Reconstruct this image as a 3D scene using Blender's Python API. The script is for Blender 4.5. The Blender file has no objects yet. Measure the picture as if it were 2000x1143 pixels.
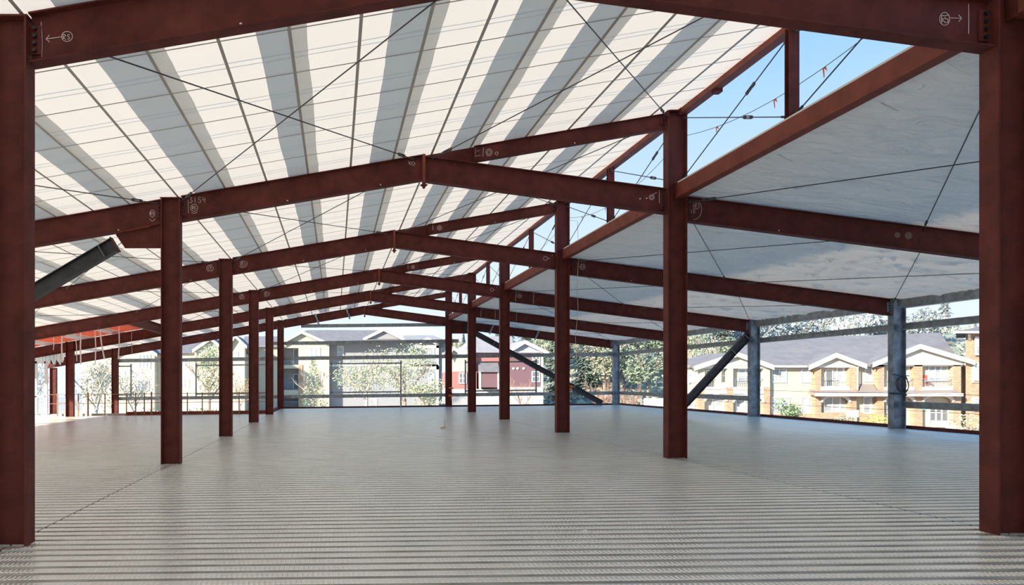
import bpy, math, random
from mathutils import Vector, noise
random.seed(7)
C = bpy.context.scene.collection
SC = bpy.context.scene

# ------------------------------------------------------------------ camera numbers (2000 x 1143)
F, PCX, V0, H = 1444.0, 654.7, 744.86, 1.6
def at(u, v, Y): return Vector(((u-PCX)*Y/F, Y, H+(V0-v)*Y/F))
def px_x(u, Y): return (u-PCX)*Y/F
def px_z(v, Y): return H+(V0-v)*Y/F

# ------------------------------------------------------------------ materials
def mat(name, col, rough=.6, metal=0., var=0., vscale=6., bump=0., bscale=40., col2=None, spec=.5):
    m = bpy.data.materials.new(name); m.use_nodes = True
    nt = m.node_tree; b = nt.nodes['Principled BSDF']
    b.inputs['Base Color'].default_value = (*col, 1); b.inputs['Roughness'].default_value = rough
    b.inputs['Metallic'].default_value = metal; b.inputs['Specular IOR Level'].default_value = spec
    tc = nt.nodes.new('ShaderNodeTexCoord')
    if var or col2:
        n = nt.nodes.new('ShaderNodeTexNoise'); n.inputs['Scale'].default_value = vscale; n.inputs['Detail'].default_value = 5
        nt.links.new(tc.outputs['Object'], n.inputs['Vector'])
        r = nt.nodes.new('ShaderNodeValToRGB')
        c2 = col2 or tuple(min(1, c*(1+var)) for c in col)
        c1 = col if col2 else tuple(c*(1-var) for c in col)
        r.color_ramp.elements[0].color = (*c1, 1); r.color_ramp.elements[1].color = (*c2, 1)
        r.color_ramp.elements[0].position = .35; r.color_ramp.elements[1].position = .65
        nt.links.new(n.outputs['Fac'], r.inputs['Fac']); nt.links.new(r.outputs['Color'], b.inputs['Base Color'])
    if bump:
        n2 = nt.nodes.new('ShaderNodeTexNoise'); n2.inputs['Scale'].default_value = bscale; n2.inputs['Detail'].default_value = 4
        nt.links.new(tc.outputs['Object'], n2.inputs['Vector'])
        bp = nt.nodes.new('ShaderNodeBump'); bp.inputs['Strength'].default_value = bump; bp.inputs['Distance'].default_value = .02
        nt.links.new(n2.outputs['Fac'], bp.inputs['Height']); nt.links.new(bp.outputs['Normal'], b.inputs['Normal'])
    return m

M = {}
M['red'] = mat('red_oxide_primer', (.115, .026, .020), .65, spec=.22, var=.22, vscale=3.5, bump=.15, bscale=30)
M['redlight'] = mat('red_oxide_primer_light', (.20, .052, .033), .65, spec=.22, var=.15, vscale=3, bump=.1, bscale=30)
M['rust'] = mat('rusty_rail', (.30, .16, .10), .7, var=.3, vscale=8)
M['bolt'] = mat('black_bolt', (.035, .035, .04), .35, .6)
M['dark'] = mat('black_steel', (.045, .045, .05), .5, .2, var=.3, vscale=5)
M['rod'] = mat('dark_rod', (.06, .055, .055), .5, .3)
M['galv'] = mat('galvanized_steel', (.30, .32, .33), .42, .35, var=.25, vscale=5)
M['gcol'] = mat('grey_primed_steel', (.23, .26, .30), .5, .3, var=.35, vscale=4)
M['chalk'] = mat('white_chalk', (.75, .62, .60), .9)
M['white'] = mat('white_strap', (.85, .85, .85), .6)
M['strap'] = mat('grey_strap', (.46, .43, .39), .6)
M['paint'] = mat('pale_paint', (.8, .78, .72), .8)  # pale colour standing in for daylight seen through holes
M['orange'] = mat('orange_flag', (.9, .18, .06), .7)
M['tape'] = mat('orange_tape', (.75, .16, .05), .6)
M['cable'] = mat('black_cable', (.02, .02, .022), .5)

def floor_mat():
    m = mat('galvanized_deck', (.84, .825, .78), .30, .65, col2=(.92, .905, .86), vscale=1.3, bump=.06, bscale=60)
    return m
M['deck'] = floor_mat()

M['grime'] = mat('dusty_galvanized', (.56, .55, .52), .5, .5, var=.15, vscale=2)  # darker tone puts the valley shade into the deck colour
def cloth_mat(name, col, trans, tcol=None):
    m = bpy.data.materials.new(name); m.use_nodes = True; nt = m.node_tree
    nt.nodes.remove(nt.nodes['Principled BSDF']); out = nt.nodes['Material Output']
    d = nt.nodes.new('ShaderNodeBsdfDiffuse'); t = nt.nodes.new('ShaderNodeBsdfTranslucent'); mx = nt.nodes.new('ShaderNodeMixShader')
    d.inputs['Color'].default_value = (*col, 1); t.inputs['Color'].default_value = (*(tcol or col), 1); mx.inputs[0].default_value = trans
    tc = nt.nodes.new('ShaderNodeTexCoord'); n = nt.nodes.new('ShaderNodeTexNoise'); mp = nt.nodes.new('ShaderNodeMapping')
    mp.inputs['Scale'].default_value = (3.0, 7.0, 5.0); n.inputs['Scale'].default_value = 1.2; n.inputs['Detail'].default_value = 5; n.inputs['Distortion'].default_value = 1.0
    nt.links.new(tc.outputs['Object'], mp.inputs['Vector']); nt.links.new(mp.outputs['Vector'], n.inputs['Vector'])
    bp = nt.nodes.new('ShaderNodeBump'); bp.inputs['Strength'].default_value = .35; bp.inputs['Distance'].default_value = .03
    nt.links.new(n.outputs['Fac'], bp.inputs['Height'])
    nt.links.new(bp.outputs['Normal'], d.inputs['Normal'])
    nt.links.new(d.outputs[0], mx.inputs[1]); nt.links.new(t.outputs[0], mx.inputs[2]); nt.links.new(mx.outputs[0], out.inputs['Surface'])
    return m
M['liner'] = cloth_mat('translucent_liner', (.88, .765, .615), .40)
M['tarp'] = cloth_mat('orange_tarp', (.80, .13, .06), .16)
M['sheet'] = cloth_mat('white_sheeting', (.9, .9, .9), .5)

def low_mat():
    m = mat('white_vinyl_facing', (.80, .81, .80), .5, var=.05, vscale=1.5)
    nt = m.node_tree; b = nt.nodes['Principled BSDF']
    tc = nt.nodes.new('ShaderNodeTexCoord'); mp = nt.nodes.new('ShaderNodeMapping')
    mp.inputs['Scale'].default_value = (.9, 3.2, 1); mp.inputs['Rotation'].default_value = (0, 0, .35)
    n = nt.nodes.new('ShaderNodeTexNoise'); n.inputs['Scale'].default_value = 1.5; n.inputs['Detail'].default_value = 3; n.inputs['Distortion'].default_value = 2.2
    nt.links.new(tc.outputs['Object'], mp.inputs['Vector']); nt.links.new(mp.outputs['Vector'], n.inputs['Vector'])
    bp = nt.nodes.new('ShaderNodeBump'); bp.inputs['Strength'].default_value = .55; bp.inputs['Distance'].default_value = .10
    nt.links.new(n.outputs['Fac'], bp.inputs['Height']); nt.links.new(bp.outputs['Normal'], b.inputs['Normal'])
    return m
def low_mat2():
    m = cloth_mat('white_vinyl_facing', (.92, .90, .86), .15, (1.0, .82, .62)); nt = m.node_tree
    mp = [n for n in nt.nodes if n.type == 'MAPPING'][0]; mp.inputs['Scale'].default_value = (.8, 2.6, 1); mp.inputs['Rotation'].default_value = (0, 0, .4)
    n = [n for n in nt.nodes if n.type == 'TEX_NOISE'][0]; n.inputs['Scale'].default_value = 1.1; n.inputs['Detail'].default_value = 3; n.inputs['Distortion'].default_value = 2.5
    b = [n for n in nt.nodes if n.type == 'BUMP'][0]; b.inputs['Strength'].default_value = .9; b.inputs['Distance'].default_value = .16
    return m
M['low'] = low_mat2()

def halfclear(nm, f):
    m = bpy.data.materials.new(nm); m.use_nodes = True; nt = m.node_tree
    b = nt.nodes['Principled BSDF']; b.inputs['Base Color'].default_value = (.7, .7, .65, 1)
    t = nt.nodes.new('ShaderNodeBsdfTransparent'); mx = nt.nodes.new('ShaderNodeMixShader'); mx.inputs[0].default_value = f
    nt.links.new(t.outputs[0], mx.inputs[1]); nt.links.new(b.outputs[0], mx.inputs[2]); nt.links.new(mx.outputs[0], nt.nodes['Material Output'].inputs['Surface'])
    return m
M['thin'] = halfclear('thin_batt', .45)
M['facing'] = cloth_mat('grey_facing', (.74, .79, .82), .24, (.62, .73, .86))  # purlin shade on the liner painted as a grey-blue strip
M['facing2'] = cloth_mat('light_grey_facing', (.80, .81, .80), .32, (.76, .79, .82))  # lighter tone painted for the half-shade along each strip
# outside
M['cream'] = mat('cream_siding', (.52, .48, .37), .8)
M['cream2'] = mat('cream_panel', (.60, .57, .49), .8)
M['trimw'] = mat('white_trim', (.74, .72, .67), .7)
M['greywall'] = mat('grey_siding', (.30, .305, .32), .8)
M['bluewall'] = mat('pale_blue_siding', (.33, .37, .42), .8)
M['roof'] = mat('grey_shingles', (.19, .18, .18), .9, var=.1, vscale=1.2)
M['roofw'] = mat('pale_shingles', (.30, .285, .28), .9, var=.08, vscale=1.2)
M['mroof'] = mat('brown_metal_roof', (.30, .26, .24), .5, .2)
M['glass'] = mat('window_glass', (.36, .40, .42), .15, var=.2, vscale=.8)
M['dglass'] = mat('dark_window_glass', (.16, .17, .18), .15)
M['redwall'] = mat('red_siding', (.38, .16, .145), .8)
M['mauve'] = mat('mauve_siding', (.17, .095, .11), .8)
M['conc'] = mat('pale_concrete', (.44, .44, .43), .9, var=.06)
M['ground'] = mat('ground_cover', (.38, .37, .30), .95, col2=(.48, .46, .40), vscale=.12)
M['mulch'] = mat('red_mulch', (.26, .13, .10), .95, var=.3, vscale=3)
M['hill'] = mat('hillside', (.20, .24, .20), 1, col2=(.30, .33, .26), vscale=.1)
M['bark'] = mat('bark', (.30, .25, .21), .9, var=.2)
M['pbark'] = mat('pale_bark', (.55, .48, .42), .9, var=.15)
M['leafp'] = mat('pale_leaves', (.44, .46, .27), .8, var=.3, vscale=1.1)
M['leafg'] = mat('green_leaves', (.20, .30, .13), .8, var=.4, vscale=1.1)
M['leafd'] = mat('evergreen_needles', (.16, .205, .18), .85, var=.4, vscale=.6)  # this and the olive below are paled to hold haze in the colour
M['leafb'] = mat('olive_leaves', (.33, .345, .24), .85, var=.35, vscale=.6)
M['leafh'] = mat('hazy_needles', (.34, .385, .39), .9, var=.15, vscale=.4)  # distance haze painted into the foliage colour
M['leaffar'] = mat('distant_leaves', (.24, .29, .20), .9, var=.3, vscale=.6)  # green paled so the colour itself carries the haze
M['leafy'] = mat('yellow_leaves', (.58, .50, .12), .8, var=.25, vscale=1.5)
M['leafo'] = mat('orange_leaves', (.60, .34, .14), .8, var=.25, vscale=1.5)
M['twig'] = mat('red_twigs', (.38, .22, .17), .9, var=.2)
M['gtwig'] = mat('grey_twigs', (.46, .44, .37), .9, var=.25)
M['chair'] = mat('red_plastic', (.75, .10, .06), .5)
M['blue'] = mat('blue_plastic', (.15, .40, .70), .5)
M['teal'] = mat('teal_sign', (.10, .50, .45), .5)

def brick_mat():
    m = mat('brick', (.5, .3, .2), .9); nt = m.node_tree; b = nt.nodes['Principled BSDF']
    tc = nt.nodes.new('ShaderNodeTexCoord'); mp = nt.nodes.new('ShaderNodeMapping'); mp.inputs['Rotation'].default_value = (math.pi/2, 0, 0)
    br = nt.nodes.new('ShaderNodeTexBrick'); br.inputs['Color1'].default_value = (.46, .30, .19, 1); br.inputs['Color2'].default_value = (.35, .21, .135, 1)
    br.inputs['Mortar'].default_value = (.52, .42, .31, 1); br.inputs['Scale'].default_value = 1.6
    nt.links.new(tc.outputs['Object'], mp.inputs['Vector']); nt.links.new(mp.outputs['Vector'], br.inputs['Vector']); nt.links.new(br.outputs['Color'], b.inputs['Base Color'])
    return m
M['brick'] = brick_mat()

# ------------------------------------------------------------------ mesh helper
class MB:
    def __init__(s): s.v = []; s.f = []
    def add(s, vs, fs):
        o = len(s.v); s.v += [tuple(p) for p in vs]; s.f += [tuple(i+o for i in f) for f in fs]; return s
    def box(s, x0, y0, z0, x1, y1, z1):
        vs = [(x, y, z) for x in (x0, x1) for y in (y0, y1) for z in (z0, z1)]
        return s.add(vs, [(0, 1, 3, 2), (4, 6, 7, 5), (0, 4, 5, 1), (2, 3, 7, 6), (0, 2, 6, 4), (1, 5, 7, 3)])
    def prism(s, a, b):                       # two matching rings
        n = len(a); vs = list(a)+list(b)
        fs = [tuple(range(n))[::-1], tuple(range(n, 2*n))]+[(i, (i+1) % n, n+(i+1) % n, n+i) for i in range(n)]
        return s.add(vs, fs)
    def bar(s, p, q, w, h, up=(0, 0, 1)):
        p, q = Vector(p), Vector(q); d = (q-p).normalized(); u = Vector(up)
        if abs(d.dot(u)) > .98: u = Vector((0, 1, 0))
        r = d.cross(u).normalized(); u = r.cross(d)
        ring = lambda c: [c-r*w/2-u*h/2, c+r*w/2-u*h/2, c+r*w/2+u*h/2, c-r*w/2+u*h/2]
        return s.prism(ring(p), ring(q))
    def tube(s, pts, rad, n=8):
        pts = [Vector(p) for p in pts]; rs = rad if isinstance(rad, (list, tuple)) else [rad]*len(pts)
        rings = []; ref = None
        for i, p in enumerate(pts):
            d = (pts[min(i+1, len(pts)-1)]-pts[max(i-1, 0)]).normalized()
            if ref is None: ref = Vector((0, 0, 1)) if abs(d.z) < .9 else Vector((1, 0, 0))
            a = d.cross(ref).normalized(); b = a.cross(d).normalized(); ref = b
            rings.append([p+(a*math.cos(t)+b*math.sin(t))*rs[i] for t in [2*math.pi*k/n for k in range(n)]])
        vs = [v for r in rings for v in r]; fs = []
        for i in range(len(pts)-1):
            for k in range(n): fs.append((i*n+k, i*n+(k+1) % n, (i+1)*n+(k+1) % n, (i+1)*n+k))
        fs += [tuple(range(n))[::-1], tuple(range((len(pts)-1)*n, len(pts)*n))]
        return s.add(vs, fs)
    def section(s, p, q, prof, side=(0, 1, 0), up=(0, 0, 1)):   # prof: list of (side, up) offsets, swept p->q
        p, q, a, b = Vector(p), Vector(q), Vector(side), Vector(up)
        return s.prism([p+a*x+b*z for x, z in prof], [q+a*x+b*z for x, z in prof])

def smooth(me):
    for p in me.polygons: p.use_smooth = True

def obj(name, mb, m, parent=None, origin=None, shade=False):
    o0 = Vector(parent['_o']) if parent is not None else Vector(origin if origin is not None else (0, 0, 0))
    me = bpy.data.meshes.new(name)
    me.from_pydata([(x-o0.x, y-o0.y, z-o0.z) for x, y, z in mb.v], [], mb.f); me.validate(); me.update()
    import bmesh
    bm = bmesh.new(); bm.from_mesh(me); bmesh.ops.recalc_face_normals(bm, faces=bm.faces); bm.to_mesh(me); bm.free()
    if shade: smooth(me)
    me.materials.append(m)
    o = bpy.data.objects.new(name, me); C.objects.link(o)
    o['_o'] = tuple(o0)
    if parent is not None: o.parent = parent
    else: o.location = o0
    return o

def tag(o, label, cat, group=None, kind='thing'):
    o['label'] = label; o['category'] = cat; o['kind'] = kind
    if group: o['group'] = group
    return o
def thing(name, label, cat, loc, group=None):
    o = bpy.data.objects.new(name, None); C.objects.link(o); o.location = loc; o['_o'] = tuple(loc); o.empty_display_size = .2
    return tag(o, label, cat, group)
def struct(name, mb, m, parent=None, shade=False):
    o = obj(name, mb, m, parent, shade=shade)
    if parent is None: o['kind'] = 'structure'
    return o
def ipro(d, bf, tf, tw):                       # I profile, (side, up), top at 0
    h, w = bf/2, tw/2
    return [(-h, 0), (-h, -tf), (-w, -tf), (-w, -d+tf), (-h, -d+tf), (-h, -d), (h, -d), (h, -d+tf), (w, -d+tf), (w, -tf), (h, -tf), (h, 0)]
def cpro(d, b, t, sgn=1):                      # C profile, web at side 0, flanges toward sgn
    return [(0, 0), (sgn*b, 0), (sgn*b, -t*3), (sgn*(b-t), -t*3), (sgn*(b-t), -t), (sgn*t, -t), (sgn*t, -d+t), (sgn*(b-t), -d+t), (sgn*(b-t), -d+t*3), (sgn*b, -d+t*3), (sgn*b, -d), (0, -d)]

# ------------------------------------------------------------------ building numbers
XL, XR, XG, XQ, XE = -3.246, 6.744, 16.689, -13.086, -17.3
YK = [7.415, 14.6645, 21.965, 29.47, 36.503, 43.964]
S = .0114
T = lambda x: S*x
ms = (6.8576-5.2655)/(XR-XL)
zhi = lambda x: 5.2655+ms*(x-XL)+T(x)
XM = (XL+XR)/2
zlo = lambda x: 6.03+(5.3047-6.03)*(x-XM)/(XR-XM)+T(x)
zrt = lambda x: 5.2036+(3.8206-5.2036)*(x-XR)/(XG-XR)+T(x)
CD, CB = .38, .22
ORD = ['nearest', 'second', 'third', 'fourth', 'fifth', 'sixth']
ORDC = ['first', 'second', 'third', 'fourth', 'fifth', 'sixth']

# ------------------------------------------------------------------ chalk strokes
GL = {'R': [[(0, 0), (0, 1), (.5, .95), (.55, .65), (0, .5), (.6, 0)]],
      'S': [[(.55, .9), (.2, 1), (.02, .75), (.5, .4), (.4, .05), (0, .1)]],
      '5': [[(.55, 1), (.1, 1), (.05, .55), (.5, .5), (.5, .08), (0, .02)]],
      '3': [[(.05, .95), (.5, .95), (.2, .55), (.55, .35), (.4, 0), (0, .05)]],
      '1': [[(.2, 1), (.25, 0)]],
      '4': [[(.1, 1), (.05, .5), (.55, .5)], [(.5, .95), (.45, 0)]]}
def circ(cx, cz, rx, rz, n=18, a0=0, a1=2*math.pi):
    return [(cx+rx*math.cos(a0+(a1-a0)*i/n), cz+rz*math.sin(a0+(a1-a0)*i/n)) for i in range(n+1)]
def word(txt, x, z, h, w=None):
    out = []; w = w or h*.75
    for i, c in enumerate(txt):
        for st in GL[c]: out.append([(x+i*w+a*h*.9, z+b*h) for a, b in st])
    return out
def chalk(parent, y, strokes, t=.008):
    mb = MB()
    for st in strokes:
        for (a, b), (c, d) in zip(st[:-1], st[1:]):
            mb.bar((a, y, b), (c, y, d), .0016, t, up=(0, 0, 1) if abs(d-b) < abs(c-a) else (1, 0, 0))
    o = obj('chalk_mark', mb, M['chalk'], parent); o['label'] = 'white chalk writing'; return o

# ------------------------------------------------------------------ columns
def column(x, y, z0, z1, name, label, cat, m, group, tabs=(), bolts=False, cap=True):
    r = thing(name, label, cat, (x, y, z0), group)
    mb = MB(); h, w = CD/2, CB/2
    tf, tw = .02, .014
    prof = [(-h, -w), (-h, w), (-h+tf, w), (-h+tf, tw/2), (h-tf, tw/2), (h-tf, w), (h, w), (h, -w), (h-tf, -w), (h-tf, -tw/2), (-h+tf, -tw/2), (-h+tf, -w)]
    mb.prism([(x+a, y+b, z0) for a, b in prof], [(x+a, y+b, z1) for a, b in prof])
    obj('shaft', mb, m, r)
    if cap:
        obj('cap_plate', MB().box(x-h-.015, y-w-.01, z1, x+h+.015, y+w+.01, z1+.018), m, r)
    for sgn, zt, zb in tabs:                    # shear tabs welded to the flange
        x0 = x+sgn*h; x1 = x+sgn*(h+.115)
        tb = obj('shear_tab', MB().box(min(x0, x1), y-.024, zb, max(x0, x1), y-.009, zt), m, r)
        for i in range(4):
            zc = zb+(zt-zb)*(i+.5)/4; xc = x+sgn*(h+.055)
            if bolts:
                obj('bolt', MB().tube([(xc, y-.055, zc), (xc, y-.018, zc)], .021, 6), M['bolt'], tb)
    return r

FR = 'standing'
for k, y in enumerate(YK):
    far = k >= 3
    zl = zhi(XL); n = ORD[k]
    column(XL, y, T(XL), zl-.02, 'steel_column', f'red-oxide steel column with rafters bolted both sides, {n} of the row left of the aisle', 'column', M['red'],
           'low red columns along the aisle', [(1, zl-.07, zl-.36), (-1, zl-.14, zl-.42)], bolts=not far)
    zr = zhi(XR)
    column(XR, y, T(XR), zr-.005, 'steel_column', f'tall red-oxide steel column rising into the clerestory, {n} of the row right of the aisle', 'column', M['red'],
           'tall red columns under the clerestory', [(-1, zlo(XR)-.07, zlo(XR)-.38), (1, zrt(XR)-.06, zrt(XR)-.36), (-1, zr-.04, zr-.26)], bolts=not far)
for k in (3, 4, 5):
    y = YK[k]; z0 = T(XQ) if k < 5 else -2.45
    lab = {3: 'red-oxide steel column of the outermost left row, hidden behind the nearest big column',
           4: 'short red-oxide column beyond the leftmost hanging straps, patch of sun on its web',
           5: 'red-oxide column beyond the guardrail with a thin streak of sun, below the orange tarp'}[k]
    column(XQ, y, z0, zhi(XQ)-.02, 'steel_column', lab, 'column', M['red'], 'outer left red columns', [(1, zhi(XQ)-.07, zhi(XQ)-.36)], bolts=False)
column(px_x(104.6, 43.96), 43.96, -2.45, zhi(px_x(104.6, 43.96))-.55, 'steel_column', 'slim sunlit red post at the far left corner beside the white mesh panel', 'column', M['red'], 'outer left red columns')
for k in (1, 2, 3, 4, 5):
    y = YK[k]
    lab = {1: 'grey steel column of the right wall beyond the nearest big right column', 2: 'grey steel column with a coil of black cable tied to it', 3: 'grey steel column with a dark diagonal brace meeting its head',
           4: 'grey steel column of the right wall hidden behind the second tall red column', 5: 'grey steel column at the far right corner of the deck'}[k]
    zt = zrt(XG)
    column(XG, y, T(XG), zt+.03, 'steel_column', lab, 'column', M['gcol'], 'grey columns of the right wall', [(-1, zt-.06, zt-.36)], bolts=not (k > 3))

# ------------------------------------------------------------------ beams of each frame
def beam(p, q, d, bf, label, group, m=None, tf=.016, tw=.011, name='rafter_beam', cat='beam'):
    p, q = Vector(p), Vector(q)
    r = thing(name, label, cat, p, group)
    obj('beam_body', MB().section(p, q, ipro(d, bf, tf, tw)), m or M['red'], r)
    return r
def dots(r, pts, y):  # pale discs painted for light showing through web holes
    for x, z in pts:
        o = obj('paint_dot', MB().tube([(x, y-.004, z), (x, y, z)], .014, 8), M['paint'], r); o['label'] = 'small pale paint dot'
def copes(r, x, y, z, d): pass
for k, y in enumerate(YK):
    n = ORDC[k]; wy = y-.008
    # outer left rafter
    xa, xb = XE, XL-CD/2-.012
    rl = beam((xa, y, zhi(xa)), (xb, y, zhi(xb)), .50, .18, f'red steel rafter sloping down left from the low column, {n} frame', 'outer left rafters')
    dots(rl, [(XL-1.05, zhi(XL-1.05)-.45), (XL-6.2, zhi(XL-6.2)-.45)], wy)
    # inner left rafter up to the splice
    xa, xb = XL+CD/2+.012, XM
    rb = beam((xa, y, zhi(xa)), (xb, y, zhi(xb)), .50, .18, f'red steel rafter rising from the low column to the ridge splice, {n} frame', 'inner left rafters')
    dots(rb, [(XL+2.3, zhi(XL+2.3)-.44), (XM-.85, zhi(XM-.85)-.44)], wy)
    # haunch plate, splice stiffener and hanging bracket at the ridge
    hz = zhi(XM)
    obj('haunch_plate', MB().prism([(XM, y-.007, zlo(XM)-.01), (XM+1.05, y-.007, zlo(XM+1.05)-.01), (XM+1.05, y-.007, zhi(XM+1.05)-.01), (XM, y-.007, hz-.01)],
                                   [(XM, y+.007, zlo(XM)-.01), (XM+1.05, y+.007, zlo(XM+1.05)-.01), (XM+1.05, y+.007, zhi(XM+1.05)-.01), (XM, y+.007, hz-.01)]), M['red'], rb)
    st = obj('splice_stiffener', MB().box(XM-.03, y-.10, hz-.56, XM+.03, y-.008, hz+.0), M['redlight'], rb)
    z = hz-.56
    obj('hanging_bracket', MB().prism([(XM-.03, y-.10, z), (XM+.03, y-.10, z), (XM+.035, y-.10, z-.03), (XM+.075, y-.10, z-.05), (XM+.03, y-.10, z-.085), (XM+.02, y-.10, z-.12), (XM-.02, y-.10, z-.12), (XM-.03, y-.10, z-.085), (XM-.075, y-.10, z-.05), (XM-.035, y-.10, z-.03)],
                                      [(XM-.03, y-.06, z), (XM+.03, y-.06, z), (XM+.035, y-.06, z-.03), (XM+.075, y-.06, z-.05), (XM+.03, y-.06, z-.085), (XM+.02, y-.06, z-.12), (XM-.02, y-.06, z-.12), (XM-.03, y-.06, z-.085), (XM-.075, y-.06, z-.05), (XM-.035, y-.06, z-.03)]), M['red'], st)
    # clerestory rafter
    xa, xb = XM+1.0, XR-CD/2-.012
    rc = beam((xa, y, zhi(xa)), (xb, y, zhi(xb)), .31, .14, f'slim red steel rafter rising from the ridge splice to the tall column, {n} frame', 'clerestory rafters', tf=.012)
    dots(rc, [(XM+3.0, zhi(XM+3.0)-.27)], wy)
    obj('end_plate', MB().box(xa-.008, y-.08, zhi(xa)-.34, xa+.008, y+.08, zhi(xa)-.01), M['white'] if False else M['red'], rc)
    # lower right-falling beam
    xa, xb = XM+.012, XR-CD/2-.012
    rd = beam((xa, y, zlo(xa)), (xb, y, zlo(xb)), .49, .18, f'red steel beam falling from the ridge splice to the tall column, {n} frame', 'aisle beams right of the ridge')
    # right rafter
    xa, xb = XR+CD/2+.012, XG-CD/2-.012
    if True:
        re_ = beam((xa, y, zrt(xa)), (xb, y, zrt(xb)), .49, .18, f'dark red steel rafter under the pale right ceiling, {n} frame', 'right-hand rafters')
        dots(re_, [(XR+2.05, zrt(XR+2.05)-.43)], wy)
        if k == 1:
            o = obj('paint_patch', MB().tube([(XR+4.4, wy-.003, zrt(XR+4.4)-.22), (XR+4.4, wy, zrt(XR+4.4)-.22)], .06, 9).tube([(XR+4.62, wy-.003, zrt(XR+4.62)-.2), (XR+4.62, wy, zrt(XR+4.62)-.2)], .075, 9), mat('tan_patch', (.22, .13, .09), .8), re_)
            o['label'] = 'tan patch of bare primer'
    # chalk writing
    if k == 0:
        x0 = XL+.33; z0 = zhi(x0)-.235
        chalk(rb, wy-.002, [[(x0-.03, z0+.15), (x0-.02, z0+.03), (x0-.018, z0-.1), (x0-.025, z0-.2)], [(x0+.02, z0-.02), (x0+.17, z0)], [(x0+.055, z0+.02), (x0+.02, z0-.02), (x0+.055, z0-.05)], circ(x0+.23, z0+.005, .055, .05)]+word('RS', x0+.19, z0-.025, .05, .042), .006)
        x1 = XR-.44; z1 = zlo(x1)-.19
        chalk(rd, wy-.002, [[(x1+.04, z1+.13), (x1+.042, z1-.0), (x1+.04, z1-.17)], [(x1-.14, z1-.01), (x1-.03, z1-.015)], [(x1-.06, z1+.02), (x1-.03, z1-.015), (x1-.06, z1-.045)], circ(x1-.2, z1-.02, .05, .065)]+word('R5', x1-.23, z1-.06, .075, .03), .006)
    elif k == 1:
        x0 = XL+.36
        chalk(rb, wy-.002, [[(x0-.03, zhi(x0)-.09), (x0-.025, zhi(x0)-.36)], circ(x0+.09, zhi(x0)-.25, .07, .07), circ(x0+.09, zhi(x0)-.25, .09, .11, 8, -2.2, -.8)]+word('RS', x0+.05, zhi(x0)-.28, .06, .04)+word('3154', x0, zhi(x0)-.15, .11, .085), .007)
        x0 = XL-.42
        chalk(rl, wy-.002, [[(x0+.12, zhi(x0)-.1), (x0+.12, zhi(x0)-.33)], circ(x0+.04, zhi(x0)-.23, .05, .07), circ(x0+.04, zhi(x0)-.3, .06, .08, 8, -2.6, -.4)]+word('RS', x0, zhi(x0)-.26, .06, .04), .007)
        x1 = XR-.5
        chalk(rd, wy-.002, [[(x1+.18, zlo(x1)-.06), (x1+.18, zlo(x1)-.32)], circ(x1+.03, zlo(x1)-.2, .05, .05), circ(x1+.03, zlo(x1)-.2, .025, .03), [(x1+.05, zlo(x1)-.15), (x1+.13, zlo(x1)-.1)]], .008)
        dots(rd, [(x1-.2, zlo(x1)-.23), (x1-.07, zlo(x1)-.22)], wy)
        x0 = XR+.36
        chalk(re_, wy-.002, [circ(x0+.05, zrt(x0)-.16, .06, .06), circ(x0, zrt(x0)-.23, .16, .2, 14, -1.6, .9)]+word('R', x0+.03, zrt(x0)-.19, .06)+word('35', x0-.07, zrt(x0)-.3, .07, .06), .007)
        x0 = XM+1.15
        chalk(rc, wy-.002, [circ(x0+.15, zhi(x0)-.14, .06, .07), circ(x0+.15, zhi(x0)-.14, .03, .04), circ(x0+.3, zhi(x0)-.16, .03, .03), [(x0-.12, zhi(x0)-.05), (x0-.12, zhi(x0)-.22), (x0-.02, zhi(x0)-.2)], [(x0-.1, zhi(x0)-.12), (x0-.04, zhi(x0)-.1)], [(x0+.04, zhi(x0)-.05), (x0+.03, zhi(x0)-.22)]], .008)
        chalk(rb, wy-.012, [circ(XM-.2, zhi(XM)-.17, .03, .03), [(XM-.3, zhi(XM)-.18), (XM-.24, zhi(XM)-.13)], [(XM-.3, zhi(XM)-.12), (XM-.25, zhi(XM)-.2)]], .008)
    elif k in (2, 3):
        x0 = XL+.42
        chalk(rb, wy-.002, [circ(x0+.08, zhi(x0)-.2, .075, .075), circ(x0+.08, zhi(x0)-.2, .13, .12, 10, -2.4, .6)]+word('R', x0+.05, zhi(x0)-.24, .08), .010)
        x0 = XL-.45
        chalk(rl, wy-.002, [circ(x0, zhi(x0)-.2, .075, .075), circ(x0, zhi(x0)-.2, .12, .11, 10, 1.2, 4.2)]+word('S', x0-.02, zhi(x0)-.23, .07), .010)
        x0 = XM+1.25
        chalk(rc, wy-.002, [circ(x0+.1, zhi(x0)-.14, .06, .07), circ(x0+.1, zhi(x0)-.14, .025, .03), [(x0-.1, zhi(x0)-.05), (x0-.1, zhi(x0)-.2)]], .010)
        x1 = XR-.5
        chalk(rd, wy-.002, [circ(x1, zlo(x1)-.2, .06, .06), [(x1+.06, zlo(x1)-.2), (x1+.14, zlo(x1)-.2)], [(x1+.2, zlo(x1)-.08), (x1+.2, zlo(x1)-.32)]], .010)
        x0 = XR+.5
        chalk(re_, wy-.002, [circ(x0+.1, zrt(x0)-.22, .08, .08), circ(x0+.1, zrt(x0)-.22, .04, .03)], .010)
    if k == 5:                                    # pale flange-brace clips on the end frame
        for x in (-9.8, -6.6, -3.9, -1.1, .75):
            z = zhi(x); obj('flange_clip', MB().bar((x-.1, y-.12, z+.02), (x+.12, y-.1, z-.62), .05, .09), M['galv'], rl if x < XL else rb)
        for x in (9.3, 12.0):
            z = zrt(x); obj('flange_clip', MB().bar((x+.1, y-.12, z+.02), (x-.15, y-.1, z-.55), .05, .09), M['galv'], re_)
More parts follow.
